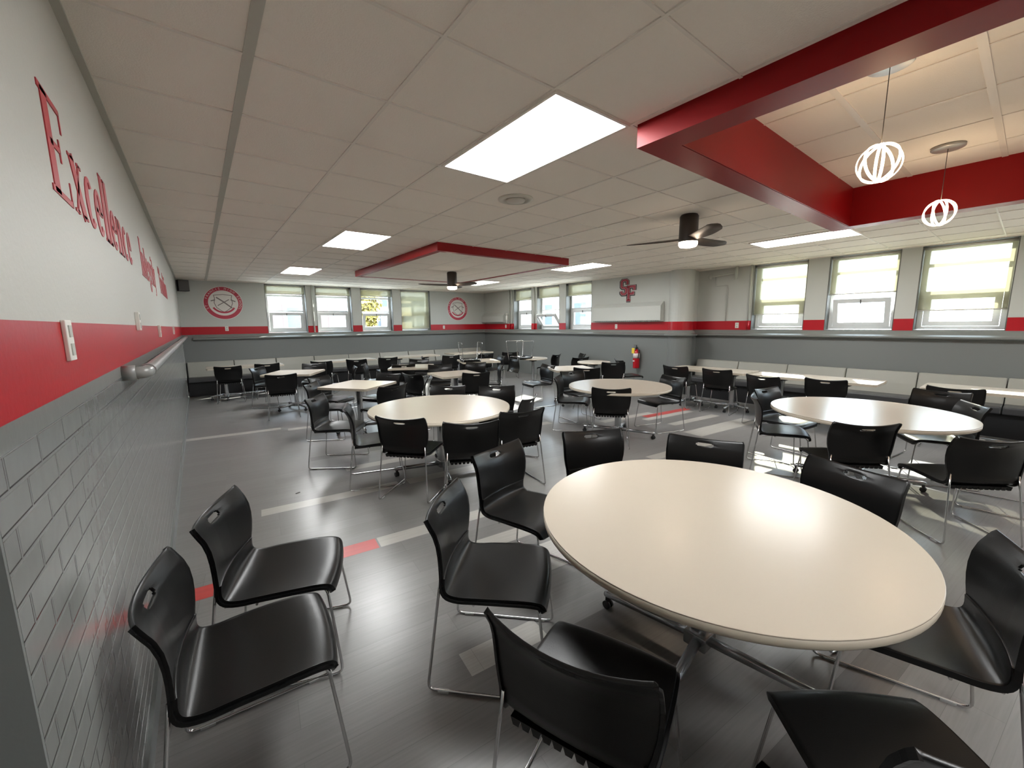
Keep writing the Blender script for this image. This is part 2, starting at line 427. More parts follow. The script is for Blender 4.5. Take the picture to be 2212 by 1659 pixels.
# ------------------------------------------------------------------ ceiling with hung grid, hole for the raised tray
TX0, TX1, TY0, TY1 = 2.36, 5.82, -2.6, 1.39
GX = [0.29 + 0.6185 * k for k in range(-1, 16)]
GY = [1.60 + 0.604 * k for k in range(-8, 19)]
def build_ceiling():
    b = MB()
    for x0, x1, y0, y1 in ((XL - 0.5, XR + WT, TY1, YF + WT), (XL - 0.5, XR + WT, YB - 0.3, TY0), (XL - 0.5, TX0, TY0, TY1), (TX1, XR + WT, TY0, TY1)):
        b.box(x0, x1, y0, y1, ZC, ZC + 0.02, 'tile')
    b.box(XL - 0.5, XR + WT, YB - 0.3, YF + WT, ZT + 0.3, ZT + 0.35, 'tile')
    d = 0.008
    def seg(a0, a1, h0, h1):
        out = []
        if h0 > a0: out.append((a0, min(a1, h0)))
        if h1 < a1: out.append((max(a0, h1), a1))
        return out
    for x in GX:
        if XL < x < XR:
            for a, c in (seg(YB, YF, TY0, TY1) if TX0 - 0.18 < x < TX1 + 0.18 else [(YB, YF)]):
                e = 0.021 if abs(x - 0.29) < 0.01 else 0.009
                b.box(x - e, x + e, a, c, ZC - 0.006, ZC + 0.001, 'angle' if e > 0.02 else 'tbar')
    for y in GY:
        if YB < y < YF:
            for a, c in (seg(XL, XR, TX0, TX1) if TY0 - 0.18 < y < TY1 + 0.18 else [(XL, XR)]):
                b.box(a, c, y - d, y + d, ZC - 0.0055, ZC + 0.001, 'tbar')
    # wall angles
    b.box(XL, XL + 0.03, YB, YF, ZC - 0.012, ZC, 'angle'); b.box(XL, XS, YF - 0.025, YF, ZC - 0.012, ZC, 'tbar')
    b.box(XR - 0.025, XR, YB, 4.88, ZC - 0.012, ZC, 'tbar'); b.box(XS - 0.025, XS, 5.15, YF, ZC - 0.012, ZC, 'tbar')
    # raised tray: ceiling with its own grid, red sides
    b.box(TX0, TX1, TY0, TY1, ZT, ZT + 0.02, 'tile')
    for x in (2.83, 3.44, 4.05, 4.67, 5.28): b.box(x - 0.007, x + 0.007, TY0, TY1, ZT - 0.005, ZT, 'tbar')
    for k in range(7):
        y = 0.94 - 0.61 * k; b.box(TX0, TX1, y - 0.019, y + 0.019, ZT - 0.006, ZT, 'tbar')
    o = b.build('ceiling'); o['kind'] = 'structure'
build_ceiling()

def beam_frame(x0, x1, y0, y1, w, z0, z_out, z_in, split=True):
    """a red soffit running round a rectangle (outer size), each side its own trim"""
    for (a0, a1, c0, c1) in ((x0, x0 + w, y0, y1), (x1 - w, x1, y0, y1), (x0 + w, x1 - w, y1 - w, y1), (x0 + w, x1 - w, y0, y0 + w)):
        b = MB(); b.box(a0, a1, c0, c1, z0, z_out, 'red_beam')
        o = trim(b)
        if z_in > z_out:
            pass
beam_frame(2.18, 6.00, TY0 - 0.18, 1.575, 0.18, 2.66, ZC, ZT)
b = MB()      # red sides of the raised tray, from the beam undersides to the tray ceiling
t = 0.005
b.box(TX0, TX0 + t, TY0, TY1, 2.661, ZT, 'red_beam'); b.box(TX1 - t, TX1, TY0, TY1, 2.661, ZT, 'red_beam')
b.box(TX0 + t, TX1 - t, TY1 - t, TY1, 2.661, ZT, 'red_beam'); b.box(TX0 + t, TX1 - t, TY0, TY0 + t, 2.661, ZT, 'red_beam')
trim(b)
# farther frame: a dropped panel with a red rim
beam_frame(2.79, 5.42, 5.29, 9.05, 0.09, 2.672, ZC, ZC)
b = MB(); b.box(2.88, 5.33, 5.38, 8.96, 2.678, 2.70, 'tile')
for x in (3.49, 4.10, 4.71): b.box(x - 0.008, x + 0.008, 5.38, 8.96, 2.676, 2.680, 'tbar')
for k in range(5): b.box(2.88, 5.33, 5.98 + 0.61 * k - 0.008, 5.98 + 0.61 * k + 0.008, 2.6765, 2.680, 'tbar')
trim(b)

# ------------------------------------------------------------------ windows and shades
win_n = 0
def window(a0, a1, plane, side, shade_z, tilt, shade_label, extra_shade=False):
    """local frame: x along the wall, y outward, z up; side 'far' or 'right'"""
    global win_n
    win_n += 1
    w = a1 - a0
    if side == 'far': root = thing('window_%d' % win_n, (a0, plane, 0), 0.0, kind='structure')
    else: root = thing('window_%d' % win_n, (plane, a1, 0), -PI / 2, kind='structure')
    z0, z1, yo = 1.475, ZC - 0.012, 0.19
    f = 0.060; e = 0.014
    b = MB()
    b.box(e, e + f, yo, yo + 0.07, z0, z1, 'upvc'); b.box(w - e - f, w - e, yo, yo + 0.07, z0, z1, 'upvc')
    b.box(e + f, w - e - f, yo, yo + 0.07, z1 - f, z1, 'upvc'); b.box(e + f, w - e - f, yo, yo + 0.07, z0, z0 + 0.05, 'upvc')
    zm, zt = 2.03, 2.46
    b.box(e + f, w - e - f, yo, yo + 0.07, zm, zm + 0.05, 'upvc'); b.box(e + f, w - e - f, yo + 0.01, yo + 0.07, zt, zt + 0.05, 'upvc')
    b.build('window_frame', parent=root)
    b = MB(); b.box(0.012, w - 0.012, 0.0, yo + 0.10, ZS0 - 0.001, ZS0 + 0.014, 'ledge'); b.build('window_sill', parent=root)
    b = MB(); b.box(e + f, w - e - f, yo + 0.035, yo + 0.040, zm + 0.05, zt, 'glass'); b.build('window_pane', parent=root)
    b = MB(); b.box(e + f, w - e - f, yo + 0.035, yo + 0.040, zt + 0.05, z1 - f, 'glass'); b.build('window_pane', parent=root)
    # bottom-hung hopper sash
    sw, shh, g = w - 2 * (e + f) - 0.01, zm - (z0 + 0.05) - 0.005, 0.075
    b = MB()
    b.box(0, g, -0.02, 0.03, 0, shh, 'upvc'); b.box(sw - g, sw, -0.02, 0.03, 0, shh, 'upvc')
    b.box(g, sw - g, -0.02, 0.03, 0, g, 'upvc'); b.box(g, sw - g, -0.02, 0.03, shh - g, shh, 'upvc')
    b.box(sw / 2 - 0.008, sw / 2 + 0.008, -0.035, -0.02, shh - 0.09, shh - 0.02, 'reveal')
    s = b.build('hopper_sash', parent=root, loc=(e + f + 0.005, yo + 0.02, z0 + 0.052), rot=(math.radians(tilt), 0, 0))
    b = MB(); b.box(g, sw - g, 0.0, 0.005, g, shh - g, 'glass'); b.build('window_pane', parent=s)
    # roller shade
    if shade_z is not None:
        sr = thing('roller_shade', root.location, root.rotation_euler.z, shade_label, 'window shade', 'roller shades in the windows')
        b = MB(); b.box(0.016, w - 0.016, 0.085, 0.087, shade_z, z1 - 0.02, 'shade'); b.build('shade_fabric', parent=sr)
        b = MB(); b.tube([(0.016, 0.086, shade_z - 0.004), (w - 0.016, 0.086, shade_z - 0.004)], 0.011, 'white', 8); b.build('hem_bar', parent=sr)
        b = MB(); b.tube([(0.014, 0.10, z1 - 0.03), (w - 0.014, 0.10, z1 - 0.03)], 0.026, 'white', 10); b.build('shade_roller', parent=sr)
    return root

lab = ['short roller shade in the leftmost window of the far wall', 'short roller shade in the second far wall window from the left',
       'short roller shade in the far wall window with the yellow tree behind it', 'pale roller shade pulled right down, fourth window of the far wall']
for (a0, a1), sz, tl, l in zip(FW, (2.53, 2.53, 2.55, 1.53), (7, 0, 10, 0), lab): window(a0, a1, YF, 'far', sz, tl, l)
lab = ['short sunlit roller shade in the window nearest the grey radiator and red logo', 'short roller shade above the wide open hopper sash',
       'short roller shade in the window nearest the far room corner']
for (a0, a1), sz, tl, l in zip(SW, (2.43, 2.44, 2.42), (0, 38, 0), lab): window(a0, a1, XS, 'right', sz, tl, l)
lab = [None, None, 'long sunlit roller shade at the right edge, widest in the picture', 'half drawn roller shade above the tilted sash in the middle right window',
       'long glowing roller shade in the right window nearest the round column']
for (a0, a1), sz, tl, l in zip(RW, (None, None, 1.78, 2.11, 1.78), (0, 0, 0, 12, 0), lab): window(a0, a1, XR, 'right', sz, tl, l)

# ------------------------------------------------------------------ ceiling lights
def troffer(x, y, label):
    r = thing('ceiling_light', (x, y, ZC), 0, label, 'ceiling light', 'flat ceiling light panels')
    w, l, f = 0.302, 0.597, 0.018
    b = MB()
    b.box(-w, -w + f, -l, l, -0.016, 0, 'tbar'); b.box(w - f, w, -l, l, -0.016, 0, 'tbar')
    b.box(-w + f, w - f, -l, -l + f, -0.016, 0, 'tbar'); b.box(-w + f, w - f, l - f, l, -0.016, 0, 'tbar')
    b.build('light_frame', parent=r)
    b = MB(); b.box(-w + f, w - f, -l + f, l - f, -0.010, -0.002, 'troffer'); b.build('light_diffuser', parent=r)
troffer(1.83, 2.19, 'largest bright ceiling light panel, nearest the camera')
troffer(1.83, 5.85, 'ceiling light panel in the left row, second from the camera')
troffer(1.83, 9.55, 'small ceiling light panel farthest along the left row')
troffer(6.92, 2.16, 'long thin looking ceiling light panel by the large right windows')
troffer(6.40, 5.92, 'ceiling light panel at the right end of the farther red ceiling frame')
troffer(6.38, 9.70, 'ceiling light panel half hidden behind the far fan blades')
troffer(1.83, -1.45, 'ceiling light panel behind the camera')
troffer(6.92, -1.45, 'ceiling light panel behind the camera by the right wall')

def fan(x, y, ang, label, z=ZC):
    r = thing('ceiling_fan', (x, y, z), 0, label, 'ceiling fan', 'dark three-blade ceiling fans')
    b = MB(); b.lathe([(0.085, 0.0), (0.097, -0.02), (0.098, -0.245), (0.10, -0.26), (0.10, -0.285), (0.09, -0.295)], m='fan_dark', seg=28); b.build('motor_housing', parent=r)
    b = MB(); b.lathe([(0.098, -0.287), (0.097, -0.315), (0.085, -0.335), (0.05, -0.343), (0.001, -0.345)], m='fanlamp', seg=28); b.build('fan_lamp', parent=r)
    for k in range(3):
        a = ang + k * 2 * PI / 3
        b = MB(); n = 12; vs = []
        for i in range(n + 1):
            t = i / n; rr = 0.07 + 0.60 * t
            wd = 0.045 + 0.030 * math.sin(min(t * 1.6, 1) * PI / 2) - (0.060 * max(0, t - 0.88) / 0.12 if t > 0.88 else 0)
            off = 0.020 * math.sin(t * PI)
            tw = -math.radians(20) * (1 - 0.4 * t)
            row = []
            for s_, zz in ((-1, 0), (1, 0), (1, 0.007), (-1, 0.007)):
                lx = rr; ly = s_ * wd + off
                row.append((lx, ly * math.cos(tw), -0.255 + ly * math.sin(tw) + zz))
            vs.append(b._v(row))
        for p, q in zip(vs, vs[1:]):
            for j in range(4): b.face([p[j], p[(j + 1) % 4], q[(j + 1) % 4], q[j]], 'fan_blade', True)
        b.face(vs[0], 'fan_blade'); b.face(vs[-1], 'fan_blade')
        b.build('fan_blade', parent=r, rot=(0, 0, a))
fan(4.37, 2.45, math.radians(-128), 'dark ceiling fan with lit lamp between the red ceiling frame and the large right windows')
fan(4.145, 7.29, math.radians(165), 'small distant ceiling fan with lit lamp under the farther red ceiling frame', z=2.677)

def pendant(x, y, label, rot):
    r = thing('pendant_light', (x, y, ZT), 0, label, 'pendant light', 'pendants of glowing rings in the raised ceiling')
    b = MB(); b.lathe([(0.001, -0.022), (0.10, -0.022), (0.105, -0.018), (0.105, 0.0)], m='disc', seg=32); b.build('ceiling_canopy', parent=r)
    b = MB(); b.tube([(0, 0, -0.02), (0, 0, -0.43)], 0.0022, 'wire', 6); b.build('suspension_cord', parent=r)
    zc = -0.53
    for k in range(4):
        a = rot + k * PI / 4
        rr = 0.100 if k % 2 == 0 else 0.103
        b = MB(); prof = [(-0.0, -0.008), (0.004, -0.008), (0.004, 0.008), (0.0, 0.008)]
        seg = 40; rings = []
        for i in range(seg):
            t = 2 * PI * i / seg
            row = []
            for dr, dw in ((0, -0.007), (0.005, -0.007), (0.005, 0.007), (0, 0.007)):
                q = Vector(((rr + dr) * math.cos(t), dw, (rr + dr) * math.sin(t)))
                q = Matrix.Rotation(math.radians(8 * (k % 2)), 3, 'X') @ q
                q = Matrix.Rotation(a, 3, 'Z') @ q
                row.append((q.x, q.y, q.z + zc))
            rings.append(b._v(row))
        for i in range(seg):
            p, q = rings[i], rings[(i + 1) % seg]
            for j in range(4): b.face([p[j], p[(j + 1) % 4], q[(j + 1) % 4], q[j]], 'pend', True)
        b.build('glowing_ring', parent=r)
    ld = bpy.data.lights.new('pendant_glow', 'POINT'); ld.energy = PENDANT_WATTS; ld.color = (1.0, 0.66, 0.38); ld.shadow_soft_size = 0.09
    lo = bpy.data.objects.new('pendant_glow', ld); COL.objects.link(lo); lo.parent = r; lo.location = (0, 0, zc)
pendant(3.22, 0.66, 'nearer glowing ring pendant hanging in the red framed raised ceiling', 0.35)
pendant(5.10, 0.61, 'farther, lower looking ring pendant before the red beam by the windows', 0.55)
pendant(3.22, -1.25, 'added fill light ring pendant out of view behind the camera, left', 0.1)  # this and the next are unseen extras, added to warm the near table
pendant(5.10, -1.25, 'added fill light ring pendant out of view behind the camera, right', 0.2)

r = thing('air_diffuser', (2.48, 3.12, ZC), 0, 'round white air diffuser in the ceiling behind the nearest light panel', 'air vent')
b = MB(); b.lathe([(0.165, 0.0), (0.165, -0.006), (0.12, -0.018), (0.115, -0.004), (0.10, -0.002)], m='diff', seg=32); b.build('diffuser_ring', parent=r)
b = MB(); b.lathe([(0.09, -0.004), (0.085, -0.022), (0.001, -0.026)], m='diff', seg=32); b.build('diffuser_cone', parent=r)

# ------------------------------------------------------------------ sled-base chair
def catmull(rows, n):
    out = []
    m = len(rows)
    for i in range(m - 1):
        p0 = rows[max(i - 1, 0)]; p1 = rows[i]; p2 = rows[i + 1]; p3 = rows[min(i + 2, m - 1)]
        for k in range(n):
            t = k / n
            out.append(tuple(0.5 * (2 * b_ + (c_ - a_) * t + (2 * a_ - 5 * b_ + 4 * c_ - d_) * t * t + (3 * b_ - a_ - 3 * c_ + d_) * t ** 3) for a_, b_, c_, d_ in zip(p0, p1, p2, p3)))
    out.append(tuple(rows[-1])); return out

def solid_sheet(name, rows, us, parent, thick, hole=None, extra=None, mt='plastic', flange=0.0):
    """rows: (y, z, halfwidth, forward curl, lift); us: lateral stations"""
    bm = bmesh.new(); g = []
    for (y, z, hw, kf, kz) in rows:
        g.append([bm.verts.new((u * hw, y + kf * u * u, z + kz * u * u)) for u in us])
    for i in range(len(g) - 1):
        for j in range(len(us) - 1):
            if hole and hole(i, j): continue
            f = bm.faces.new([g[i][j], g[i][j + 1], g[i + 1][j + 1], g[i + 1][j]]); f.smooth = True
    if flange:                                   # turned-down rim along both sides
        for jj, sg in ((0, -1), (len(us) - 1, 1)):
            prev = None
            for i, row in enumerate(rows):
                a, c = rows[max(i - 1, 0)], rows[min(i + 1, len(rows) - 1)]
                dy, dz = c[0] - a[0], c[1] - a[1]; L = math.hypot(dy, dz) or 1
                p = g[i][jj].co
                nv = bm.verts.new((p.x + sg * 0.002, p.y - dz / L * flange, p.z + dy / L * flange))
                if prev: bm.faces.new([g[i - 1][jj], g[i][jj], nv, prev])
                prev = nv
    loose = [v for v in bm.verts if not v.link_faces]
    bmesh.ops.delete(bm, geom=loose, context='VERTS')
    me = bpy.data.meshes.new(name); bm.to_mesh(me); bm.free(); me.materials.append(M[mt])
    o = bpy.data.objects.new(name, me); COL.objects.link(o)
    sm = o.modifiers.new('s', 'SOLIDIFY'); sm.thickness = thick; sm.offset = 0; sm.use_even_offset = True
    bv = o.modifiers.new('b', 'BEVEL'); bv.width = thick * 0.3; bv.segments = 1; bv.limit_method = 'ANGLE'; bv.angle_limit = math.radians(50)
    dg = bpy.context.evaluated_depsgraph_get(); dg.update()
    me2 = bpy.data.meshes.new_from_object(o.evaluated_get(dg))
    o.modifiers.clear(); o.data = me2; me2.name = name
    if extra:
        bm = bmesh.new(); bm.from_mesh(me2); extra(bm); bm.to_mesh(me2); bm.free()
    o.parent = parent
    return o

def make_chair():
    root = thing('sled_chair')
    us = [-1, -0.96, -0.85, -0.7, -0.5, -0.3, -0.1, 0.1, 0.3, 0.5, 0.7, 0.85, 0.96, 1]
    seat_rows = [(0.266, 0.400, 0.200, -0.014, 0.0), (0.264, 0.425, 0.214, -0.016, 0.0), (0.245, 0.446, 0.221, -0.016, -0.001), (0.18, 0.454, 0.227, -0.006, 0.001), (0.06, 0.447, 0.230, 0, 0.008),
                 (-0.05, 0.437, 0.228, 0, 0.014), (-0.125, 0.434, 0.224, 0, 0.012), (-0.178, 0.446, 0.220, 0.004, 0.008), (-0.206, 0.478, 0.216, 0.014, 0.002), (-0.213, 0.528, 0.214, 0.022, 0.0)]
    def ribs(bm):
        for k in range(11):
            x = -0.175 + 0.035 * k
            geo = bmesh.ops.create_cube(bm, size=1.0)
            for v in geo['verts']:
                v.co = Vector((x + v.co.x * (0.036 if v.co.z > 0 else 0.020), -0.175 + v.co.y * 0.048, 0.425 + v.co.z * 0.026))
    solid_sheet('seat', catmull(seat_rows, 3), us, root, 0.011, extra=ribs, flange=0.017)
    hu, hu2 = 0.058 / 0.243, 0.048 / 0.243
    ub = sorted(set([-1, -0.97, -0.88, -0.75, -0.58, -0.42, -hu, -hu2, -0.08, 0.08, hu2, hu, 0.42, 0.58, 0.75, 0.88, 0.97, 1]))
    back_rows = [(-0.219, 0.490, 0.217, 0.020, 0.0), (-0.221, 0.53, 0.222, 0.026, 0.0), (-0.224, 0.565, 0.231, 0.032, 0.0), (-0.228, 0.61, 0.239, 0.038, 0.0), (-0.233, 0.655, 0.243, 0.042, 0.001),
                 (-0.241, 0.70, 0.244, 0.044, 0.004), (-0.254, 0.735, 0.243, 0.045, 0.008), (-0.259, 0.744, 0.243, 0.045, 0.010), (-0.262, 0.749, 0.243, 0.045, 0.011), (-0.270, 0.762, 0.243, 0.044, 0.014), (-0.273, 0.767, 0.243, 0.044, 0.015),
                 (-0.283, 0.781, 0.242, 0.044, 0.019), (-0.291, 0.792, 0.236, 0.042, 0.021)]
    i0, i1 = ub.index(-hu), ub.index(hu); k0, k1 = ub.index(-hu2), ub.index(hu2)
    def hole(i, j):
        if i in (7, 9): return k0 <= j < k1
        if i == 8: return i0 <= j < i1
        return False
    solid_sheet('backrest', back_rows, ub, root, 0.011, hole=hole, flange=0.012)
    for s in (-1, 1):
        b = MB()
        b.tube([(s * 0.17, 0.16, 0.430), (s * 0.205, 0.225, 0.422), (s * 0.246, 0.272, 0.008), (s * 0.246, -0.272, 0.008), (s * 0.222, -0.222, 0.400), (s * 0.212, -0.206, 0.525)], 0.0062, 'chrome', 8, fillet=0.035)
        fr = b.build('sled_frame', parent=root)
        for yy in (0.20, -0.20):
            g = MB(); g.box(s * 0.246 - 0.009, s * 0.246 + 0.009, yy - 0.025, yy + 0.025, 0.0, 0.010, 'glide'); g.build('glide', parent=fr)
    b = MB()
    b.tube([(-0.205, 0.19, 0.424), (0.205, 0.19, 0.424)], 0.006, 'chrome', 6); b.tube([(-0.215, -0.06, 0.416), (0.215, -0.06, 0.416)], 0.006, 'chrome', 6)
    b.tube([(-0.19, 0.20, 0.427), (-0.19, -0.19, 0.416)], 0.006, 'chrome', 6); b.tube([(0.19, 0.20, 0.427), (0.19, -0.19, 0.416)], 0.006, 'chrome', 6)
    b.build('seat_support', parent=root)
    return root

CHAIRS = [
 # x, y, heading, group, label
 (0.05, 1.65, -95.8, 'near', 'black sled chair in the lower left corner, seat pointing right, beside the glazed brick wall'),
 (0.22, 2.16, -110.2, 'near', 'black sled chair standing just behind the lower left corner chair'),
 (1.03, 1.48, -135.6, 'near', 'black sled chair at the left of the largest round table, whole seat in view'),
 (1.58, 1.90, -165.5, 'near', 'black sled chair tucked at the upper left rim of the largest round table'),
 (2.25, 1.80, 156.5, 'near', 'black sled chair behind the largest round table, only its backrest showing, left of two'),
 (2.56, 1.28, 109.7, 'near', 'black sled chair behind the largest round table, only its backrest showing, right of two'),
 (2.63, 0.61, 74.4, 'near', 'black sled chair leaning over the upper right rim of the largest round table'),
 (2.10, 0.17, 18.0, 'near', 'black sled chair cut by the right picture edge beside the largest round table'),
 (0.90, 0.75, -69.3, 'near', 'black sled chair seen from behind at bottom centre, largest backrest in the picture'),
 (1.35, 0.075, -42.0, 'near', 'black sled chair at the bottom edge, seat toward the table and back cropped'),
 (1.22, 5.00, -125.1, 'second', 'sled chair with daylight on its backrest at the left of the middle left round table'),
 (1.37, 4.15, -107.0, 'second', 'sled chair seen in profile between the bright backed chair and the middle left round table'),
 (1.56, 3.60, -49.6, 'second', 'black chair back with rounded slot, nearest left side of the middle left round table'),
 (1.90, 3.11, -26.8, 'second', 'black chair back at the near middle of the middle left round table'),
 (2.46, 3.20, -9.9, 'second', 'black chair at the near right side of the middle left round table'),
 (2.82, 3.68, 30.2, 'second', 'grey looking chair back peeking behind the right end of the middle left round table'),
 (2.98, 4.18, 144.1, 'second', 'black chair behind the right part of the middle left round table'),
 (2.47, 4.69, 133.3, 'second', 'wide dark chair back behind the centre of the middle left round table'),
 (2.02, 5.64, 17.0, 'square', 'grey sheen chair back between the nearest square table and the middle left round table'),
 (2.66, 6.00, 58.0, 'square', 'chair with curved grey edge right of the nearest square table'),
 (3.08, 6.58, -72.0, 'square', 'chair in profile at the left of the tan looking square table'),
 (1.44, 6.29, -122.0, 'square', 'dark chair pushed under the left corner of the nearest square table'),
 (3.48, 8.48, -10.3, 'square', 'black chair back at the near side of the small square table before the far bench'),
 (2.35, 6.68, 120.9, 'square', 'dark chair back behind the nearest square table'),
 (2.25, 8.55, 78.0, 'square', 'small dark chair right of the farther left square table'),
 (1.12, 8.28, -8.0, 'square', 'black chair back with white slot at the near left of the farther left square table'),
 (1.09, 9.62, -125.7, 'square', 'pale lit chair face left of the farther left square table'),
 (1.19, 10.90, -1.2, 'bench', 'second black chair from the left in the row before the far bench'),
 (0.47, 10.76, -7.0, 'bench', 'leftmost black chair in the row before the far bench'),
 (3.19, 10.54, -28.2, 'bench', 'black chair back standing alone before the third and fourth bench seams'),
 (2.40, 10.61, -30.7, 'bench', 'black chair before the far bench, overlapped by the brown grey chair back'),
 (1.94, 9.66, 162.6, 'square', 'brown grey chair back behind the farther left square table'),
 (1.66, 6.98, -141.4, 'square', 'light blue lit chair back between the two left square tables'),
 (3.00, 8.75, -118.0, 'square', 'small blue grey lit chair left of the small square table before the far bench'),
 (3.91, 10.55, -7.0, 'bench', 'black chair before the far bench, just above the small square table'),
 (4.07, 9.03, 134.9, 'square', 'dark chair back with slim slot behind the small square table before the far bench'),
 (5.50, 10.02, -10.0, 'bench', 'black chair before the far bench, left of the upturned chair'),
 (4.85, 9.70, -110.0, 'bench', 'small blue lit chair in profile left of the upturned chair'),
 (3.86, 7.42, 150.0, 'square', 'dark green looking chair back behind the left of the tan looking square table'),
 (4.62, 6.72, 60.0, 'square', 'chair with white slot at the right corner of the tan looking square table'),
 (3.85, 6.13, -17.9, 'square', 'black chair back at the near right of the tan looking square table'),
 (4.62, 7.42, 120.0, 'square', 'dark chair below the upturned chair, behind the tan looking square table'),
 (6.45, 9.75, -3.2, 'corner', 'dark chair near the far room corner, right of the upturned chair legs'),
 (7.49, 9.80, -30.2, 'corner', 'black chair deep in the far room corner by the small round table'),
 (6.15, 8.75, 75.0, 'corner', 'grey seated chair with slim chrome legs left of the small round table pedestal'),
 (7.60, 8.15, 20.0, 'corner', 'small black chair right of the small round table that carries an upturned chair'),
 (8.15, 7.72, 60.0, 'corner', 'dim chair close to the grey wall below the three narrow windows'),
 (5.92, 5.26, -50.0, 'corner', 'black chair back with white slot in front of the white square table near the middle'),
 (5.35, 6.05, 80.0, 'corner', 'chair with sun whitened seat left of the middle right round table'),
 (7.45, 7.03, -10.7, 'corner', 'black chair left of the round table against the radiator wall'),
 (7.10, 5.62, -40.0, 'corner', 'grey chair overlapping the round table against the radiator wall'),
 (7.72, 5.60, -120.0, 'corner', 'dark chair in side view below the fire extinguisher'),
 (4.54, 4.32, -144.7, 'third', 'chair with sunlit rim at the left end of the middle right round table'),
 (4.32, 3.41, -50.7, 'third', 'black chair back square to the camera at the middle right round table'),
 (5.52, 3.42, 74.0, 'third', 'grey chair at the right end of the middle right round table'),
 (5.10, 4.68, -190.0, 'third', 'chair hidden under the far left rim of the middle right round table'),
 (7.42, 4.17, -86.2, 'row', 'leftmost black chair in the row along the right bench tables'),
 (7.42, 3.40, -81.9, 'row', 'second black chair in the row along the right bench tables'),
 (7.05, 2.47, -95.8, 'row', 'sun glinted chair, third in the row along the right bench tables'),
 (7.28, 1.78, -85.1, 'row', 'fourth chair in the row along the right bench tables, above the right round table'),
 (5.50, 1.74, 169.5, 'fourth', 'farther of two close chairs at the left of the right round table'),
 (4.96, 1.61, -154.0, 'fourth', 'nearer of two close chairs at the left of the right round table, seat facing right'),
 (4.38, 0.92, -46.0, 'fourth', 'black chair back at the near left of the right round table'),
 (4.50, 0.25, -46.0, 'fourth', 'large black chair back at the near right of the right round table'),
 (6.55, 0.62, 82.8, 'fourth', 'dark brown chair back behind the right round table'),
 (7.48, 0.52, -89.5, 'row', 'black chair at the farther bench table, behind the dark brown chair'),
 (5.84, 0.50, 28.0, 'fourth', 'grey lit chair back at the right end of the right round table'),
 (5.42, 0.02, 5.0, 'fourth', 'black chair cut by the right picture edge behind the right round table'),
 (5.30, 0.88, 150.0, 'fourth', None),
]
GN = {'near': 'chairs round the largest table', 'second': 'chairs round the middle left round table', 'square': 'chairs at the square tables',
      'bench': 'chairs before the far bench', 'corner': 'chairs toward the far right corner', 'third': 'chairs round the middle right round table',
      'row': 'chairs along the right bench', 'fourth': 'chairs round the right round table'}
proto = make_chair(); used = False
for x, y, rz, g, l in CHAIRS:
    if l is None: continue
    c = proto if not used else copy_tree(proto)
    used = True
    c.location = (x, y, 0); c.rotation_euler = (0, 0, math.radians(rz)); tag(c, l, 'chair', GN[g])
# two chairs upturned on tables
for x, y, rz, l in ((5.22, 8.40, -20.9, 'upturned chair resting seat down on the far square table, two chrome legs in the air'),
                    (6.62, 8.20, -95.0, 'upturned chair resting on the small round table below the narrow windows')):
    c = copy_tree(proto); c.location = (x, y, 1.206)
    c.rotation_mode = 'XYZ'; c.rotation_euler = (0, PI, math.radians(rz)); tag(c, l, 'chair', 'upturned chairs')

# ------------------------------------------------------------------ tables
def caster(root, x, y, par=None):
    b = MB()
    b.box(x - 0.011, x + 0.011, y - 0.011, y + 0.011, 0.045, 0.072, 'black')
    for s in (-1, 1):
        pts = [(y + 0.024 * math.cos(2 * PI * k / 14), 0.024 + 0.024 * math.sin(2 * PI * k / 14)) for k in range(14)]
        b.prism(pts, x + s * 0.013 - 0.007, x + s * 0.013 + 0.007, 'caster', axis='x', smooth=True)
    b.build('caster', parent=root)

def x_base(root, L, ang=0.0, post=0.040, zt=0.700, cx=0.0, arms=4):
    b = MB()
    b.prism([(cx + px, py) for px, py in ((post, post * 0.6), (post * 0.6, post), (-post * 0.6, post), (-post, post * 0.6), (-post, -post * 0.6), (-post * 0.6, -post), (post * 0.6, -post), (post, -post * 0.6))], 0.09, zt, 'post')
    b.build('pedestal', parent=root)
    b = MB(); b.box(cx - 0.055, cx + 0.055, -0.055, 0.055, 0.062, 0.135, 'post'); b.build('hub', parent=root, bevel=0.006)
    for k in range(arms):
        a = ang + k * 2 * PI / arms
        ca, sa = math.cos(a), math.sin(a)
        b = MB()
        b.tube([(cx + 0.04 * ca, 0.04 * sa, 0.098), (cx + (L - 0.02) * ca, (L - 0.02) * sa, 0.085), (cx + L * ca, L * sa, 0.078)], [0.024, 0.021, 0.014], 'post', 10)
        b.build('base_leg', parent=root)
        caster(root, cx + (L - 0.02) * ca, (L - 0.02) * sa)
    b = MB()
    b.box(cx - 0.22, cx + 0.22, -0.025, 0.025, zt - 0.012, zt + 0.004, 'black'); b.box(cx - 0.025, cx + 0.025, -0.22, 0.22, zt - 0.012, zt + 0.004, 'black')
    b.box(cx - 0.07, cx + 0.07, -0.07, 0.07, zt - 0.05, zt, 'black')
    b.build('top_bracket', parent=root)

def round_table(x, y, r, ang, label, L=0.52, post=0.040):
    t = thing('round_table', (x, y, 0), 0, label, 'table', 'round pedestal tables')
    b = MB(); b.lathe([(0.001, 0.705), (r - 0.003, 0.705), (r - 0.001, 0.7065), (r, 0.709), (r, 0.7355)], m='edge', seg=96)
    b.build('edge_band', parent=t)
    b = MB(); b.lathe([(r - 0.0005, 0.7355), (r - 0.0005, 0.7392), (r - 0.002, 0.7400), (0.001, 0.7400)], m='laminate', seg=96, smooth=False)
    b.build('tabletop', parent=t)
    x_base(t, L, ang, post); return t

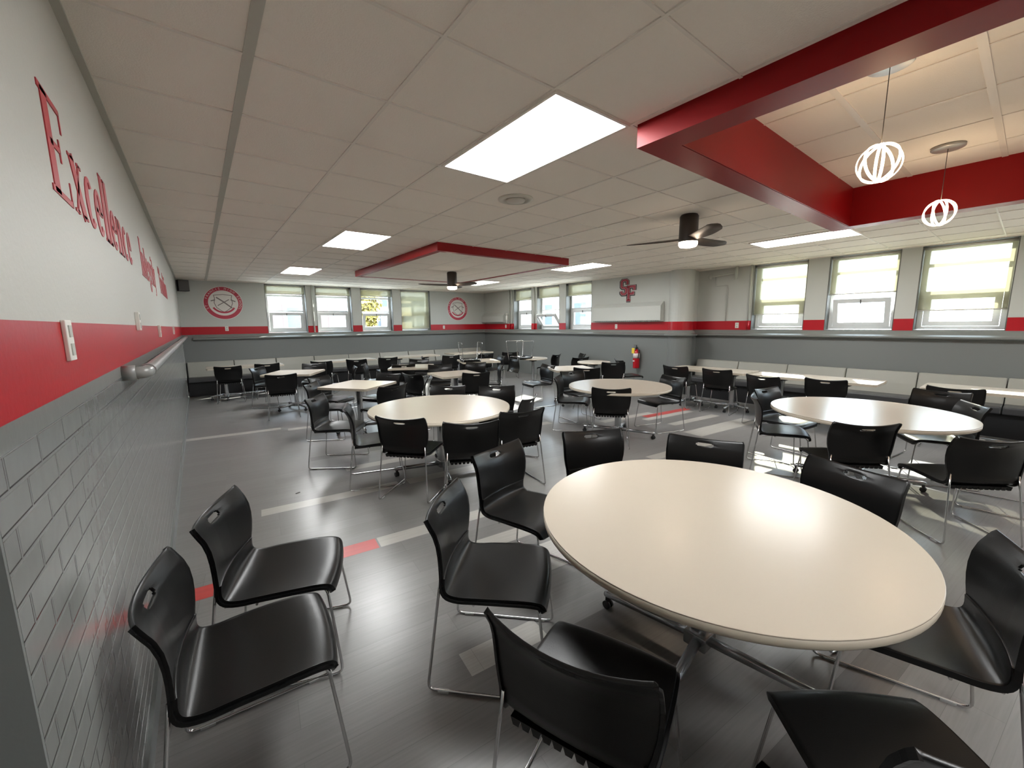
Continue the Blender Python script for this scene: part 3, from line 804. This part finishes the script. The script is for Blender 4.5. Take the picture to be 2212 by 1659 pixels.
def rect_table(x, y, w, d, rz, label, name='square_table', group='square pedestal tables', posts=(0.0,), L=0.36, arms=4, ang=PI / 4):
    t = thing(name, (x, y, 0), math.radians(rz), label, 'table', group)
    def rr(k, cr=0.035):
        pts = []
        for sx, sy, a0 in ((1, 1, 0), (-1, 1, 90), (-1, -1, 180), (1, -1, 270)):
            for q in range(5):
                a = math.radians(a0 + 22.5 * q)
                pts.append((sx * (w / 2 - cr) + (cr - k) * math.cos(a), sy * (d / 2 - cr) + (cr - k) * math.sin(a)))
        return pts
    b = MB(); b.prism(rr(0), 0.705, 0.7355, 'edge'); b.build('edge_band', parent=t)
    b = MB(); b.prism(rr(0.0006), 0.7352, 0.7400, 'laminate'); b.build('tabletop', parent=t)
    for p in posts: x_base(t, L, ang, 0.036, cx=p, arms=arms)
    if len(posts) > 1:
        b = MB(); b.tube([(posts[0], 0, 0.10), (posts[-1], 0, 0.10)], 0.018, 'post', 8); b.build('stretcher', parent=t)
    return t

round_table(1.81, 0.85, 0.768, math.radians(10), 'largest round white table in the foreground')
round_table(2.04, 3.93, 0.762, math.radians(-20), 'round white table in the middle left, ringed by black chairs')
round_table(4.74, 3.60, 0.715, math.radians(25), 'round white table in the middle right, left of the right bench')
round_table(5.17, 0.96, 0.78, math.radians(20), 'round white table on the right before the large windows')
round_table(7.00, 8.12, 0.38, math.radians(30), 'small round table by the corner windows carrying an upturned chair', L=0.30, post=0.03)
round_table(7.32, 6.30, 0.38, math.radians(10), 'small round table against the grey wall left of the fire extinguisher', L=0.30, post=0.03)
rect_table(1.89, 6.32, 0.84, 0.84, 37, 'white square table nearest the camera, cornerwise behind the middle left round table')
rect_table(1.44, 8.90, 0.90, 0.90, 60, 'white square table at the left, before the leftmost bench chairs')
rect_table(3.72, 6.52, 0.82, 0.82, -6, 'tan looking square table in the centre beyond the middle left round table')
rect_table(3.66, 8.33, 0.90, 0.90, -30, 'small looking white square table before the middle of the far bench')
rect_table(5.92, 5.70, 0.86, 0.86, 64, 'white square table behind the middle right round table')
rect_table(5.52, 8.52, 0.93, 0.93, -21, 'square table with sunlit right corner carrying an upturned chair')
bt = dict(name='bench_table', group='narrow tables along the benches', posts=(-0.42, 0.42), L=0.30, arms=4, ang=0.0)
rect_table(0.82, 11.25, 1.50, 0.66, 0, 'bench table at the left end of the far bench', **bt)
rect_table(3.05, 11.25, 1.50, 0.66, 0, 'bench table before the second part of the far bench', **bt)
rect_table(4.98, 11.25, 1.50, 0.66, 0, 'bench table before the middle right part of the far bench', **bt)
rect_table(6.95, 11.25, 1.50, 0.66, 0, 'bench table at the right end of the far bench', **bt)
rect_table(7.70, 3.72, 1.45, 0.68, 90, 'bench table nearest the round column on the right', **bt)
rect_table(7.70, 2.10, 1.68, 0.68, 90, 'bench table with sun strips before the right bench', **bt)
rect_table(7.86, 0.10, 1.52, 0.68, 90, 'bench table at the right picture edge with a bright sunlit top', **bt)

# ------------------------------------------------------------------ upholstered benches
def bench_section(w, label, grp):
    r = thing('bench_section', label=label, cat='bench', group=grp)
    g = 0.006
    def slab(pts, m, name, bev):
        b = MB(); b.prism(pts, g, w - g, m, axis='x'); return b.build(name, parent=r, bevel=bev)
    # local: x along, y from the front of the seat (0) to the wall (0.62)
    slab([(0.42, 0.40), (0.54, 0.40), (0.60, 0.785), (0.52, 0.790), (0.465, 0.60)], 'vinyl_pale', 'back_cushion', 0.018)
    slab([(0.0, 0.33), (0.44, 0.33), (0.44, 0.425), (0.02, 0.435), (0.0, 0.42)], 'vinyl_dark', 'seat_cushion', 0.016)
    b = MB(); b.box(0.0, w, 0.05, 0.60, 0.0, 0.335, 'kick'); b.build('bench_base', parent=r)
    b = MB(); b.box(0.0, w, 0.54, 0.61, 0.335, 0.70, 'kick'); b.build('back_board', parent=r)
    return r
first = bench_section(0.955, 'bench section', 'far bench sections'); ordn = ['leftmost', 'second', 'third', 'fourth', 'fifth', 'sixth', 'seventh', 'eighth', 'ninth']
for k in range(9):
    s = first if k == 0 else copy_tree(first)
    s.location = (-0.285 + 0.955 * k, 12.12, 0)
    tag(s, ordn[k] + ' pale backed bench section from the left along the far wall', 'bench', 'far bench sections')
for k in range(8):
    s = copy_tree(first); s.scale = (0.962, 1, 1)
    s.location = (8.59, 4.74 - 0.916 * k, 0); s.rotation_euler = (0, 0, -PI / 2)
    tag(s, (ordn[k] if k else 'first') + ' pale backed bench section from the round column along the right wall', 'bench', 'right bench sections')

# ------------------------------------------------------------------ wall lettering and emblems
def ribbon(b, pts, w, z0, z1, m, xf):
    """flat stroke of width w through 2D pts, extruded z0..z1 off the wall; xf maps (u, v, t) to world"""
    pts = [Vector(p) for p in pts]; n = len(pts); L, Rr = [], []
    for i, p in enumerate(pts):
        a = (pts[i] - pts[i - 1]).normalized() if i else (pts[1] - pts[0]).normalized()
        c = (pts[i + 1] - pts[i]).normalized() if i < n - 1 else a
        d = (a + c); d = d.normalized() if d.length > 1e-6 else a
        nrm = Vector((-d.y, d.x)); k = min(1.0 / max(abs(d.dot(a)), 0.5), 1.45)
        L.append(p + nrm * w / 2 * k); Rr.append(p - nrm * w / 2 * k)
    for i in range(n - 1):
        q = [L[i], L[i + 1], Rr[i + 1], Rr[i]]
        b.hexa([xf(*p, z0) for p in q] + [xf(*p, z1) for p in q], m)

TH, TK = 0.065, 0.185     # thin and thick stroke
def arc_pts(cx, cy, rx, ry, a0, a1, n=14):
    return [(cx + rx * math.cos(math.radians(a0 + (a1 - a0) * k / n)), cy + ry * math.sin(math.radians(a0 + (a1 - a0) * k / n))) for k in range(n + 1)]
def crescent(b, cx, cy, rx, ry, a0, a1, thick, thin, z0, z1, m, xf, n=16):
    o, i_ = [], []
    for k in range(n + 1):
        a = math.radians(a0 + (a1 - a0) * k / n)
        o.append((cx + rx * math.cos(a), cy + ry * math.sin(a)))
        i_.append((cx + (rx - thick) * math.cos(a), cy + (ry - thin) * math.sin(a)))
    for k in range(n):
        q = [o[k], o[k + 1], i_[k + 1], i_[k]]
        b.hexa([xf(*p, z0) for p in q] + [xf(*p, z1) for p in q], m)

XH = 0.66
def glyph(b, ch, x, z0, z1, m, xf):
    def st(pts, w): ribbon(b, [(x + p[0], p[1]) for p in pts], w, z0, z1, m, xf)
    def cr(cx, cy, rx, ry, a0, a1, thick=TK, thin=TH): crescent(b, x + cx, cy, rx, ry, a0, a1, thick, thin, z0, z1, m, xf)
    def serif(cx, y, w=0.26): st([(cx - w / 2, y), (cx + w / 2, y)], 0.04)
    if ch == 'E':
        st([(0.20, 0), (0.20, 1)], TK); st([(0.04, 0.98), (0.70, 0.98)], TH); st([(0.04, 0.02), (0.74, 0.02)], TH); st([(0.2, 0.52), (0.52, 0.52)], TH)
        st([(0.69, 1.0), (0.69, 0.76)], 0.035); st([(0.73, 0), (0.73, 0.26)], 0.035); st([(0.52, 0.40), (0.52, 0.64)], 0.035); return 0.86
    if ch == 'I': st([(0.16, 0), (0.16, 1)], TK); serif(0.16, 0.98, 0.3); serif(0.16, 0.02, 0.3); return 0.36
    if ch == 'T':
        st([(0.38, 0), (0.38, 1)], TK); st([(0.02, 0.98), (0.74, 0.98)], TH); serif(0.38, 0.02, 0.3)
        st([(0.03, 1), (0.03, 0.74)], 0.035); st([(0.73, 1), (0.73, 0.74)], 0.035); return 0.80
    if ch == 'x':
        st([(0.10, XH), (0.46, 0)], TK); st([(0.44, XH), (0.10, 0)], TH); serif(0.11, XH - 0.02); serif(0.45, XH - 0.02, 0.2); serif(0.10, 0.02, 0.2); serif(0.46, 0.02); return 0.62
    if ch == 'c': cr(0.27, XH / 2, 0.25, XH / 2 + 0.01, 45, 315); return 0.54
    if ch == 'e': cr(0.27, XH / 2, 0.25, XH / 2 + 0.01, 0, 320); st([(0.08, XH * 0.52), (0.50, XH * 0.52)], TH); return 0.56
    if ch == 'l': st([(0.15, 0), (0.15, 1.02)], TK); serif(0.15, 0.02); st([(0.03, 1.0), (0.15, 1.0)], 0.04); return 0.30
    if ch in 'nr':
        st([(0.15, 0), (0.15, XH)], TK); st([(0.03, XH - 0.02), (0.15, XH - 0.02)], 0.04); serif(0.15, 0.02)
        if ch == 'r': cr(0.36, XH - 0.16, 0.16, 0.17, 40, 175, 0.05, 0.05); st([(0.44, XH - 0.13), (0.48, XH - 0.05)], 0.10); return 0.50
        cr(0.33, XH - 0.20, 0.20, 0.21, 0, 180, TK, TH); st([(0.47, 0), (0.47, XH - 0.2)], TK); serif(0.47, 0.02); return 0.64
    if ch == 'i': st([(0.15, 0), (0.15, XH)], TK); serif(0.15, 0.02); st([(0.03, XH - 0.02), (0.15, XH - 0.02)], 0.04); st([(0.15, 0.80), (0.15, 0.93)], 0.13); return 0.32
    if ch == 't': st([(0.17, 0.08), (0.17, 0.88)], TK); st([(0.03, XH - 0.02), (0.36, XH - 0.02)], TH); cr(0.29, 0.12, 0.18, 0.13, 180, 310, 0.05, TH); return 0.40
    if ch == 'y': st([(0.10, XH), (0.32, 0.02)], TK); st([(0.50, XH), (0.24, -0.22), (0.10, -0.26)], TH); serif(0.11, XH - 0.02); serif(0.49, XH - 0.02, 0.2); return 0.60
    if ch == 'g': cr(0.25, 0.43, 0.20, 0.23, 0, 360); cr(0.27, -0.12, 0.24, 0.16, 0, 360, 0.06, TH); st([(0.12, 0.22), (0.20, 0.06), (0.36, 0.03)], 0.07); st([(0.40, 0.60), (0.52, 0.64)], 0.05); return 0.56
    if ch in 'oad':
        cr(0.27, XH / 2, 0.25, XH / 2 + 0.01, 0, 360)
        if ch == 'o': return 0.56
        st([(0.47, 0.0), (0.47, XH if ch == 'a' else 1.02)], TK); serif(0.52, 0.02, 0.16); return 0.66
    return 0.3

def word(txt, y0, length, base_z, cap, label):
    adv = 0.0
    widths = []
    probe = MB(); ident = lambda u, v, t: (u, v, t)
    for ch in txt: w = glyph(probe, ch, 0, 0, 1, 'letter', ident); widths.append(w); adv += w
    probe.bm.free()
    k = length / (adv * cap)
    root = thing('wall_lettering', (XL, y0, base_z), 0, label, 'wall lettering', 'red words on the left wall')
    xx = 0
    for ch, w in zip(txt, widths):
        b = MB(); xf = lambda u, v, t, o=xx: (t, (u - o) * cap * k, v * cap)
        glyph(b, ch, xx, 0.0, 0.003, 'letter', xf)
        b.build('letter', parent=root, loc=(0, xx * cap * k, 0)); xx += w
word('Excellence', 1.84, 1.98, 2.05, 0.30, 'red serif word Excellence high on the pale left wall')
word('Integrity', 4.42, 1.42, 2.05, 0.30, 'second red word along the left wall, blurred by distance')
word('Tradition', 6.45, 1.50, 2.05, 0.30, 'third red word along the left wall, nearest the far corner')

def text_mesh(txt, size, depth=0.0015):
    cu = bpy.data.curves.new('t', 'FONT'); cu.body = txt; cu.size = size; cu.extrude = depth; cu.align_x = 'CENTER'
    o = bpy.data.objects.new('t', cu); COL.objects.link(o)
    dg = bpy.context.evaluated_depsgraph_get(); dg.update()
    me = bpy.data.meshes.new_from_object(o.evaluated_get(dg)); bpy.data.objects.remove(o); return me

def seal(x, z, r, label):
    t = thing('school_seal', (x, YF, z), 0, label, 'wall emblem', 'round red seals on the far wall')
    def disc(name, r0, r1, y, m):
        b = MB(); n = 64
        if r0 <= 0: b.prism([(r1 * math.cos(2 * PI * k / n), r1 * math.sin(2 * PI * k / n)) for k in range(n)], -y, 0.0, m, axis='y')
        else:
            for k in range(n):
                a, c = 2 * PI * k / n, 2 * PI * (k + 1) / n
                q = [(r0 * math.cos(a), r0 * math.sin(a)), (r1 * math.cos(a), r1 * math.sin(a)), (r1 * math.cos(c), r1 * math.sin(c)), (r0 * math.cos(c), r0 * math.sin(c))]
                b.prism(q, -y, 0.0, m, axis='y')
        return b.build(name, parent=t)
    disc('backing_disc', 0, r, 0.002, 'seal_white'); disc('red_ring', r * 0.76, r * 0.97, 0.004, 'seal_red')
    # lettering around the ring
    bm = bmesh.new()
    def ring_text(s, a_mid, span, rad, inside=False):
        n = len(s)
        for i, ch in enumerate(s):
            if ch == ' ': continue
            fr = (i + 0.5) / n - 0.5
            a = math.radians(a_mid + (fr * span if inside else -fr * span))
            me = text_mesh(ch, r * 0.17)
            rot = a - PI / 2 if not inside else a + PI / 2
            mt = Matrix.Translation((rad * math.cos(a), -0.005, rad * math.sin(a))) @ Matrix.Rotation(-rot, 4, 'Y') @ Matrix.Rotation(PI / 2, 4, 'X')
            me.transform(mt); bm.from_mesh(me); bpy.data.meshes.remove(me)
    ring_text('ST. FRANCIS HIGH SCHOOL', 90, 235, r * 0.815)
    me = bpy.data.meshes.new('ring_lettering'); bm.to_mesh(me); bm.free(); me.materials.append(M['seal_white'])
    o = bpy.data.objects.new('ring_lettering', me); COL.objects.link(o); o.parent = t
    xf = lambda u, v, q: (u * r, -q, v * r)
    b = MB()      # shield outline, crossed bars
    sh = [(-0.46, 0.46), (0.0, 0.52), (0.46, 0.46), (0.42, 0.30), (0.46, 0.0), (0.36, -0.28), (0.12, -0.48), (0.0, -0.54), (-0.12, -0.48), (-0.36, -0.28), (-0.46, 0.0), (-0.42, 0.30), (-0.46, 0.46)]
    ribbon(b, sh, 0.035, 0.002, 0.0035, 'seal_grey', xf)
    ribbon(b, [(-0.34, 0.34), (0.0, 0.08), (0.42, -0.30)], 0.07, 0.002, 0.0037, 'seal_grey', xf)
    ribbon(b, [(0.30, 0.22), (-0.05, 0.0), (-0.30, -0.16)], 0.045, 0.002, 0.0036, 'seal_grey', xf)
    ribbon(b, [(-0.62, 0.12), (-0.40, 0.18)], 0.06, 0.002, 0.0035, 'seal_grey', xf); ribbon(b, [(0.38, 0.20), (0.62, 0.10)], 0.06, 0.002, 0.0035, 'seal_grey', xf)
    b.build('shield', parent=t)
    b = MB(); ribbon(b, arc_pts(0, 0.05, 0.62, 0.62, 212, 328, 18), 0.10, 0.002, 0.0036, 'seal_red', xf); b.build('ribbon_banner', parent=t)
seal(0.60, 2.245, 0.415, 'round red school seal at the left end of the far wall')
seal(7.45, 2.20, 0.415, 'round red school seal right of the far windows, near the corner')

def logo():
    t = thing('wall_logo', (XS, 6.34, 2.445), 0, 'red interlocked SF letters with black edge on the grey wall', 'wall emblem')
    sc = 0.59 / 1100
    S_ = [(960, 450), (960, 300), (900, 250), (740, 250), (690, 310), (690, 540), (740, 590), (860, 600), (910, 650), (910, 820), (860, 880), (730, 880), (680, 820), (680, 740)]
    F_ = [[(1020, 560), (1020, 1180)], [(940, 560), (1280, 560), (1280, 720)], [(1020, 880), (1220, 880), (1220, 790)], [(930, 1170), (1110, 1170)]]
    def xf(u, v, q): return (-q, -(u - 975) * sc * 1.2, -(v - 705) * sc)
    for name, w, q, m, du in (('black_edge', 178, 0.010, 'logo_black', 12), ('pale_outline', 116, 0.013, 'logo_pale', 0), ('red_face', 84, 0.016, 'logo_red', 0)):
        b = MB()
        xg = lambda u, v, q_, d=du: xf(u - d, v + d, q_)
        ribbon(b, S_, w, 0, q, m, xg)
        for s in F_: ribbon(b, s, w, 0, q, m, xg)
        b.build(name, parent=t)
logo()

# ------------------------------------------------------------------ wall fittings
# handrail on the left wall
t = thing('handrail', (XL, 2.62, 1.42), 0, 'grey pipe handrail along the left wall with a turned in end', 'handrail')
b = MB(); b.tube([(0.0, 0.0, 0), (0.085, 0.0, 0), (0.085, 0.22, 0), (0.085, 9.6, 0)], 0.029, 'rail', 14, fillet=0.06); b.build('rail_pipe', parent=t)
b = MB()
prev = None
b.tube([(0.085, 0.085, 0), (0.085, 0.15, 0)], 0.034, 'rail', 14); b.build('elbow_fitting', parent=t)
b = MB(); b.tube([(0.0, 0.0, 0), (0.05, 0, 0)], 0.036, 'rail', 14); b.build('wall_flange', parent=t)
for yy in (1.6, 3.4, 5.2, 7.0, 8.8):
    b = MB(); b.tube([(0.0, yy, -0.04), (0.06, yy, -0.04), (0.085, yy, -0.01)], 0.010, 'rail', 8, fillet=0.02); b.build('rail_bracket', parent=t)

def plate(x, y, z, nx, ny, label, w=0.072, h=0.115, dpt=0.008, kind='outlet'):
    rz = math.atan2(ny, nx) + PI / 2
    t = thing('wall_outlet' if kind == 'outlet' else 'light_switch', (x, y, z), rz, label, 'wall outlet' if kind == 'outlet' else 'light switch', 'cover plates in the red stripe')
    b = MB(); b.box(-w / 2, w / 2, -dpt, 0, -h / 2, h / 2, 'white'); b.build('cover_plate', parent=t, bevel=0.002)
    b = MB()
    for dz in (-0.026, 0.026): b.box(-0.016, 0.016, -dpt - 0.003, -dpt, dz - 0.017, dz + 0.017, 'cream')
    b.build('socket_face', parent=t)
plate(XL, 1.705, 1.598, 1, 0, 'thick switch plate nearest the camera in the red stripe of the left wall', dpt=0.010, kind='switch')
plate(XL, 3.50, 1.675, 1, 0, 'slim pale plate crossing the top of the left wall stripe', dpt=0.02, kind='switch')
plate(XL, 5.25, 1.60, 1, 0, 'third plate along the left wall stripe', dpt=0.02)
plate(XL, 8.28, 1.59, 1, 0, 'last plate along the left wall stripe before the far corner', dpt=0.02)
plate(0.61, YF, 1.598, 0, -1, 'outlet plate below the left school seal')
plate(6.87, YF, 1.555, 0, -1, 'outlet plate right of the fourth far window')
plate(XS, 11.43, 1.56, -1, 0, 'outlet plate next to the pipes by the corner windows')
plate(XS, 6.67, 1.545, -1, 0, 'outlet plate under the grey radiator cover')
plate(XR, 3.96, 1.555, -1, 0, 'outlet plate left of the large right windows')

def radiator(y0, y1, z0, z1, label):
    t = thing('radiator_cover', (XS, y0, z0), 0, label, 'radiator', 'grey wall radiators')
    L, h = y1 - y0, z1 - z0
    b = MB(); b.prism([(0.0, h), (-0.04, h), (-0.15, h - 0.10), (-0.15, 0.03), (-0.12, 0.0), (0.0, 0.0)], 0, L, 'wall_up', axis='y'); b.build('cover_panel', parent=t, bevel=0.004)
    b = MB()
    for k in range(int(L / 0.06)):
        b.box(-0.152, -0.148, 0.04 + k * 0.06, 0.075 + k * 0.06, 0.010, 0.026, 'ledge')
    b.build('vent_grille', parent=t)
radiator(5.32, 7.33, 1.66, 2.12, 'long grey radiator cover under the red logo')
radiator(11.40, 12.74, 1.69, 2.02, 'shorter grey radiator cover in the far room corner')

def pipe(pts, r, label, name='wall_pipe', m='cream', low=None):
    t = thing(name, pts[0], 0, label, 'pipe', 'painted pipes on the walls')
    p0 = Vector(pts[0])
    b = MB(); b.tube([Vector(p) - p0 for p in pts], r, m, 10, fillet=0.03); b.build('pipe_run', parent=t)
    if low:
        b = MB(); b.tube([Vector(p) - p0 for p in low], r * 1.04, 'red', 10); b.build('red_painted_end', parent=t)
    return t
pipe([(XR - 0.03, 3.73, ZC), (XR - 0.03, 3.73, ZS1)], 0.022, 'cream pipe beside the first large right window', low=[(XR - 0.03, 3.73, ZS1), (XR - 0.03, 3.73, ZS0 + 0.01)])
pipe([(XR - 0.02, 4.20, ZS1), (XR - 0.02, 4.20, 2.42), (XR - 0.02, 4.48, 2.42), (XR - 0.02, 4.48, 2.62)], 0.010, 'thin grey conduit with a sideways step near the round column', m='wall_up')
t = pipe([(XR - 0.10, 4.60, 2.62), (XR - 0.10, 4.50, 2.62), (XR - 0.10, 4.02, 2.66), (XR - 0.10, 3.98, ZC)], 0.020, 'short pipe with valves under the ceiling by the round column')
b = MB(); b.lathe([(0.001, -0.05), (0.035, -0.045), (0.035, 0.02), (0.02, 0.05), (0.001, 0.05)], m='cream', seg=14); b.build('valve_body', parent=t, loc=(0, -0.05, 0))
b = MB(); b.lathe([(0.001, -0.13), (0.028, -0.13), (0.034, 0.0), (0.034, 0.12), (0.001, 0.125)], m='cream', seg=14); b.build('air_chamber', parent=t, loc=(0, -0.60, 0.03))
for y_, l in ((11.18, 'left of the paired cream pipes by the corner windows'), (11.04, 'right of the paired cream pipes by the corner windows'), (9.88, 'cream pipe on the pier between the two narrow windows')):
    pipe([(XS - 0.03, y_, ZC), (XS - 0.03, y_, ZS1)], 0.022, l, low=[(XS - 0.03, y_, ZS1), (XS - 0.03, y_, ZS0 + 0.01)])
pipe([(2.68, YF - 0.03, ZC), (2.68, YF - 0.03, ZS0 + 0.01)], 0.020, 'cream pipe on the pier between the first two far windows')
t = thing('pipe_valve', (XS - 0.05, 11.30, 1.85), 0, 'white vertical valve beside the corner radiator', 'valve')
b = MB(); b.lathe([(0.001, -0.18), (0.03, -0.17), (0.045, -0.05), (0.045, 0.06), (0.02, 0.10), (0.001, 0.10)], m='white', seg=14); b.build('valve_body', parent=t)
b = MB(); b.lathe([(0.001, 0.10), (0.04, 0.105), (0.04, 0.15), (0.001, 0.155)], m='white', seg=14); b.build('valve_knob', parent=t)

# speaker in the left far corner
t = thing('wall_speaker', (-0.17, 12.48, 2.62), math.radians(20), 'small black loudspeaker high in the left far corner', 'speaker')
b = MB(); b.prism([(-0.11, -0.08), (0.11, -0.08), (0.09, 0.08), (-0.09, 0.08)], -0.13, 0.13, 'speaker'); b.build('cabinet', parent=t, bevel=0.01)
b = MB(); b.box(-0.10, 0.10, -0.088, -0.081, -0.12, 0.12, 'fan_dark'); b.build('grille', parent=t)
b = MB(); b.tube([(0, 0.06, 0), (0.02, 0.14, 0)], 0.015, 'black', 8); b.build('mount_arm', parent=t)

# fire extinguisher
t = thing('fire_extinguisher', (XS - 0.10, 5.96, 0.52), 0, 'red fire extinguisher with yellow tag hanging on the grey wall', 'fire extinguisher')
b = MB(); b.lathe([(0.001, 0.0), (0.07, 0.003), (0.078, 0.02), (0.078, 0.36), (0.070, 0.41), (0.04, 0.45), (0.024, 0.46), (0.024, 0.48), (0.001, 0.48)], m='ext_red', seg=24); b.build('cylinder', parent=t)
b = MB(); b.lathe([(0.0795, 0.25), (0.0795, 0.37)], m='paper', seg=24); b.build('label_sleeve', parent=t, fix=False)
b = MB(); b.box(-0.0815, -0.078, -0.005, 0.045, 0.17, 0.20, 'paper'); b.build('small_sticker', parent=t)
b = MB(); b.box(-0.03, 0.03, -0.016, 0.016, 0.47, 0.52, 'black'); b.box(-0.11, 0.02, -0.010, 0.010, 0.52, 0.535, 'chrome'); b.box(-0.10, 0.0, -0.009, 0.009, 0.565, 0.577, 'chrome')
b.box(-0.02, 0.0, -0.01, 0.01, 0.52, 0.575, 'black'); b.build('valve_handle', parent=t)
b = MB(); b.tube([(-0.01, -0.015, 0.50), (-0.03, -0.075, 0.50), (-0.04, -0.09, 0.40), (-0.05, -0.085, 0.25)], 0.010, 'black', 8, fillet=0.03); b.build('hose', parent=t)
b = MB(); b.box(-0.088, -0.084, 0.0, 0.075, 0.37, 0.50, 'yellow'); b.build('inspection_tag', parent=t)
b = MB(); b.box(0.075, 0.10, -0.02, 0.02, 0.30, 0.46, 'black'); b.build('wall_bracket', parent=t)

b = MB(); b.box(-0.02, 0.02, -0.006, 0.006, 0, 0.004, 'black'); tag(b.build('floor_scrap', loc=(0.63, 4.30, 0.001), rot=(0, 0, 0.4)), 'tiny dark scrap lying on the open floor left of the middle left round table', 'scrap')

# ------------------------------------------------------------------ outside the windows
b = MB(); b.box(-60, 70, YF + 1.0, 80, -0.6, -0.55, 'grass_out'); b.box(XR + 1.0, 70, -60, YF + 1.0, -0.6, -0.55, 'grass_out')
tag(b.build('ground'), kind='structure')
def building(name, x0, x1, y0, y1, h, face, label, wins, brick='brick_out'):
    """wins: (position along the face, sill height) pairs on the side toward the room"""
    t = thing(name, (x0, y0, 0), 0, label, 'building', 'buildings outside the windows')
    b = MB(); b.box(0, x1 - x0, 0, y1 - y0, -0.6, h, brick); b.build('brick_wall', parent=t)
    for (p, z) in wins:
        if face == 'y':
            b = MB(); b.box(p - 0.7, p + 0.7, -0.06, 0.02, z - 0.12, z + 1.9, 'stone_out'); f = b.build('window_surround', parent=t)
            b = MB(); b.box(p - 0.5, p + 0.5, -0.08, -0.05, z, z + 1.7, 'glass_out'); b.build('window_pane', parent=f)
        else:
            b = MB(); b.box(-0.06, 0.02, p - 0.7, p + 0.7, z - 0.12, z + 1.9, 'stone_out'); f = b.build('window_surround', parent=t)
            b = MB(); b.box(-0.08, -0.05, p - 0.5, p + 0.5, z, z + 1.7, 'glass_out'); b.build('window_pane', parent=f)
    b = MB()
    if face == 'y': b.box(-0.05, x1 - x0 + 0.05, -0.08, 0.02, 3.6, 3.9, 'stone_out')
    else: b.box(-0.08, 0.02, -0.05, y1 - y0 + 0.05, 3.6, 3.9, 'stone_out')
    b.build('stone_band', parent=t)
building('brick_building', 1.0, 8.6, 26.0, 34.0, 7.0, 'y', 'brick building with pale stone bands beyond the far windows', [(1.2, 1.0), (3.6, 1.0), (6.0, 1.0)])
M['grey_out'] = mat('outdoor_grey_siding', (0.075, 0.09, 0.105), 0.8)
building('grey_house', 9.3, 15.0, 27.0, 33.0, 4.6, 'y', 'grey house partly seen beyond the third far window', [(1.2, 1.0), (3.6, 1.0)], brick='grey_out')
building('stone_building', 19.0, 27.0, 15.5, 40.0, 6.5, 'x', 'pale building beyond the narrow right windows', [(2.0, 1.2), (5.0, 1.2), (8.5, 1.2), (12.0, 1.2), (16, 1.2)], brick='stone_out')

t = thing('autumn_tree', (6.85, 20.3, -0.55), 0, 'yellow leaved tree outside the third far window', 'tree')
b = MB(); b.tube([(0, 0, 0), (0.1, 0, 2.0), (-0.1, 0.1, 4.2)], [0.22, 0.16, 0.08], 'bark', 8)
for k in range(6):
    a = k * 1.05; b.tube([(0.05, 0, 2.0 + 0.25 * k), (0.35 * math.cos(a), 0.35 * math.sin(a), 3.0 + 0.25 * k)], [0.07, 0.03], 'bark', 6)
b.build('trunk', parent=t)
b = MB()
for k in range(1600):
    th, ph, rr = random.uniform(0, 2 * PI), math.acos(random.uniform(-1, 1)), random.uniform(0.5, 1.0) ** 0.5
    c = Vector((0.50 * rr * math.sin(ph) * math.cos(th), 0.9 * rr * math.sin(ph) * math.sin(th), 3.6 + 1.6 * rr * math.cos(ph)))
    u = Vector((random.uniform(-1, 1), random.uniform(-1, 1), random.uniform(-1, 1))).normalized(); v = u.orthogonal().normalized(); s = 0.12
    b.face(b._v([c + u * s, c + v * s * 0.7, c - u * s, c - v * s * 0.7]), 'leaf')
b.build('foliage', parent=t, fix=False)
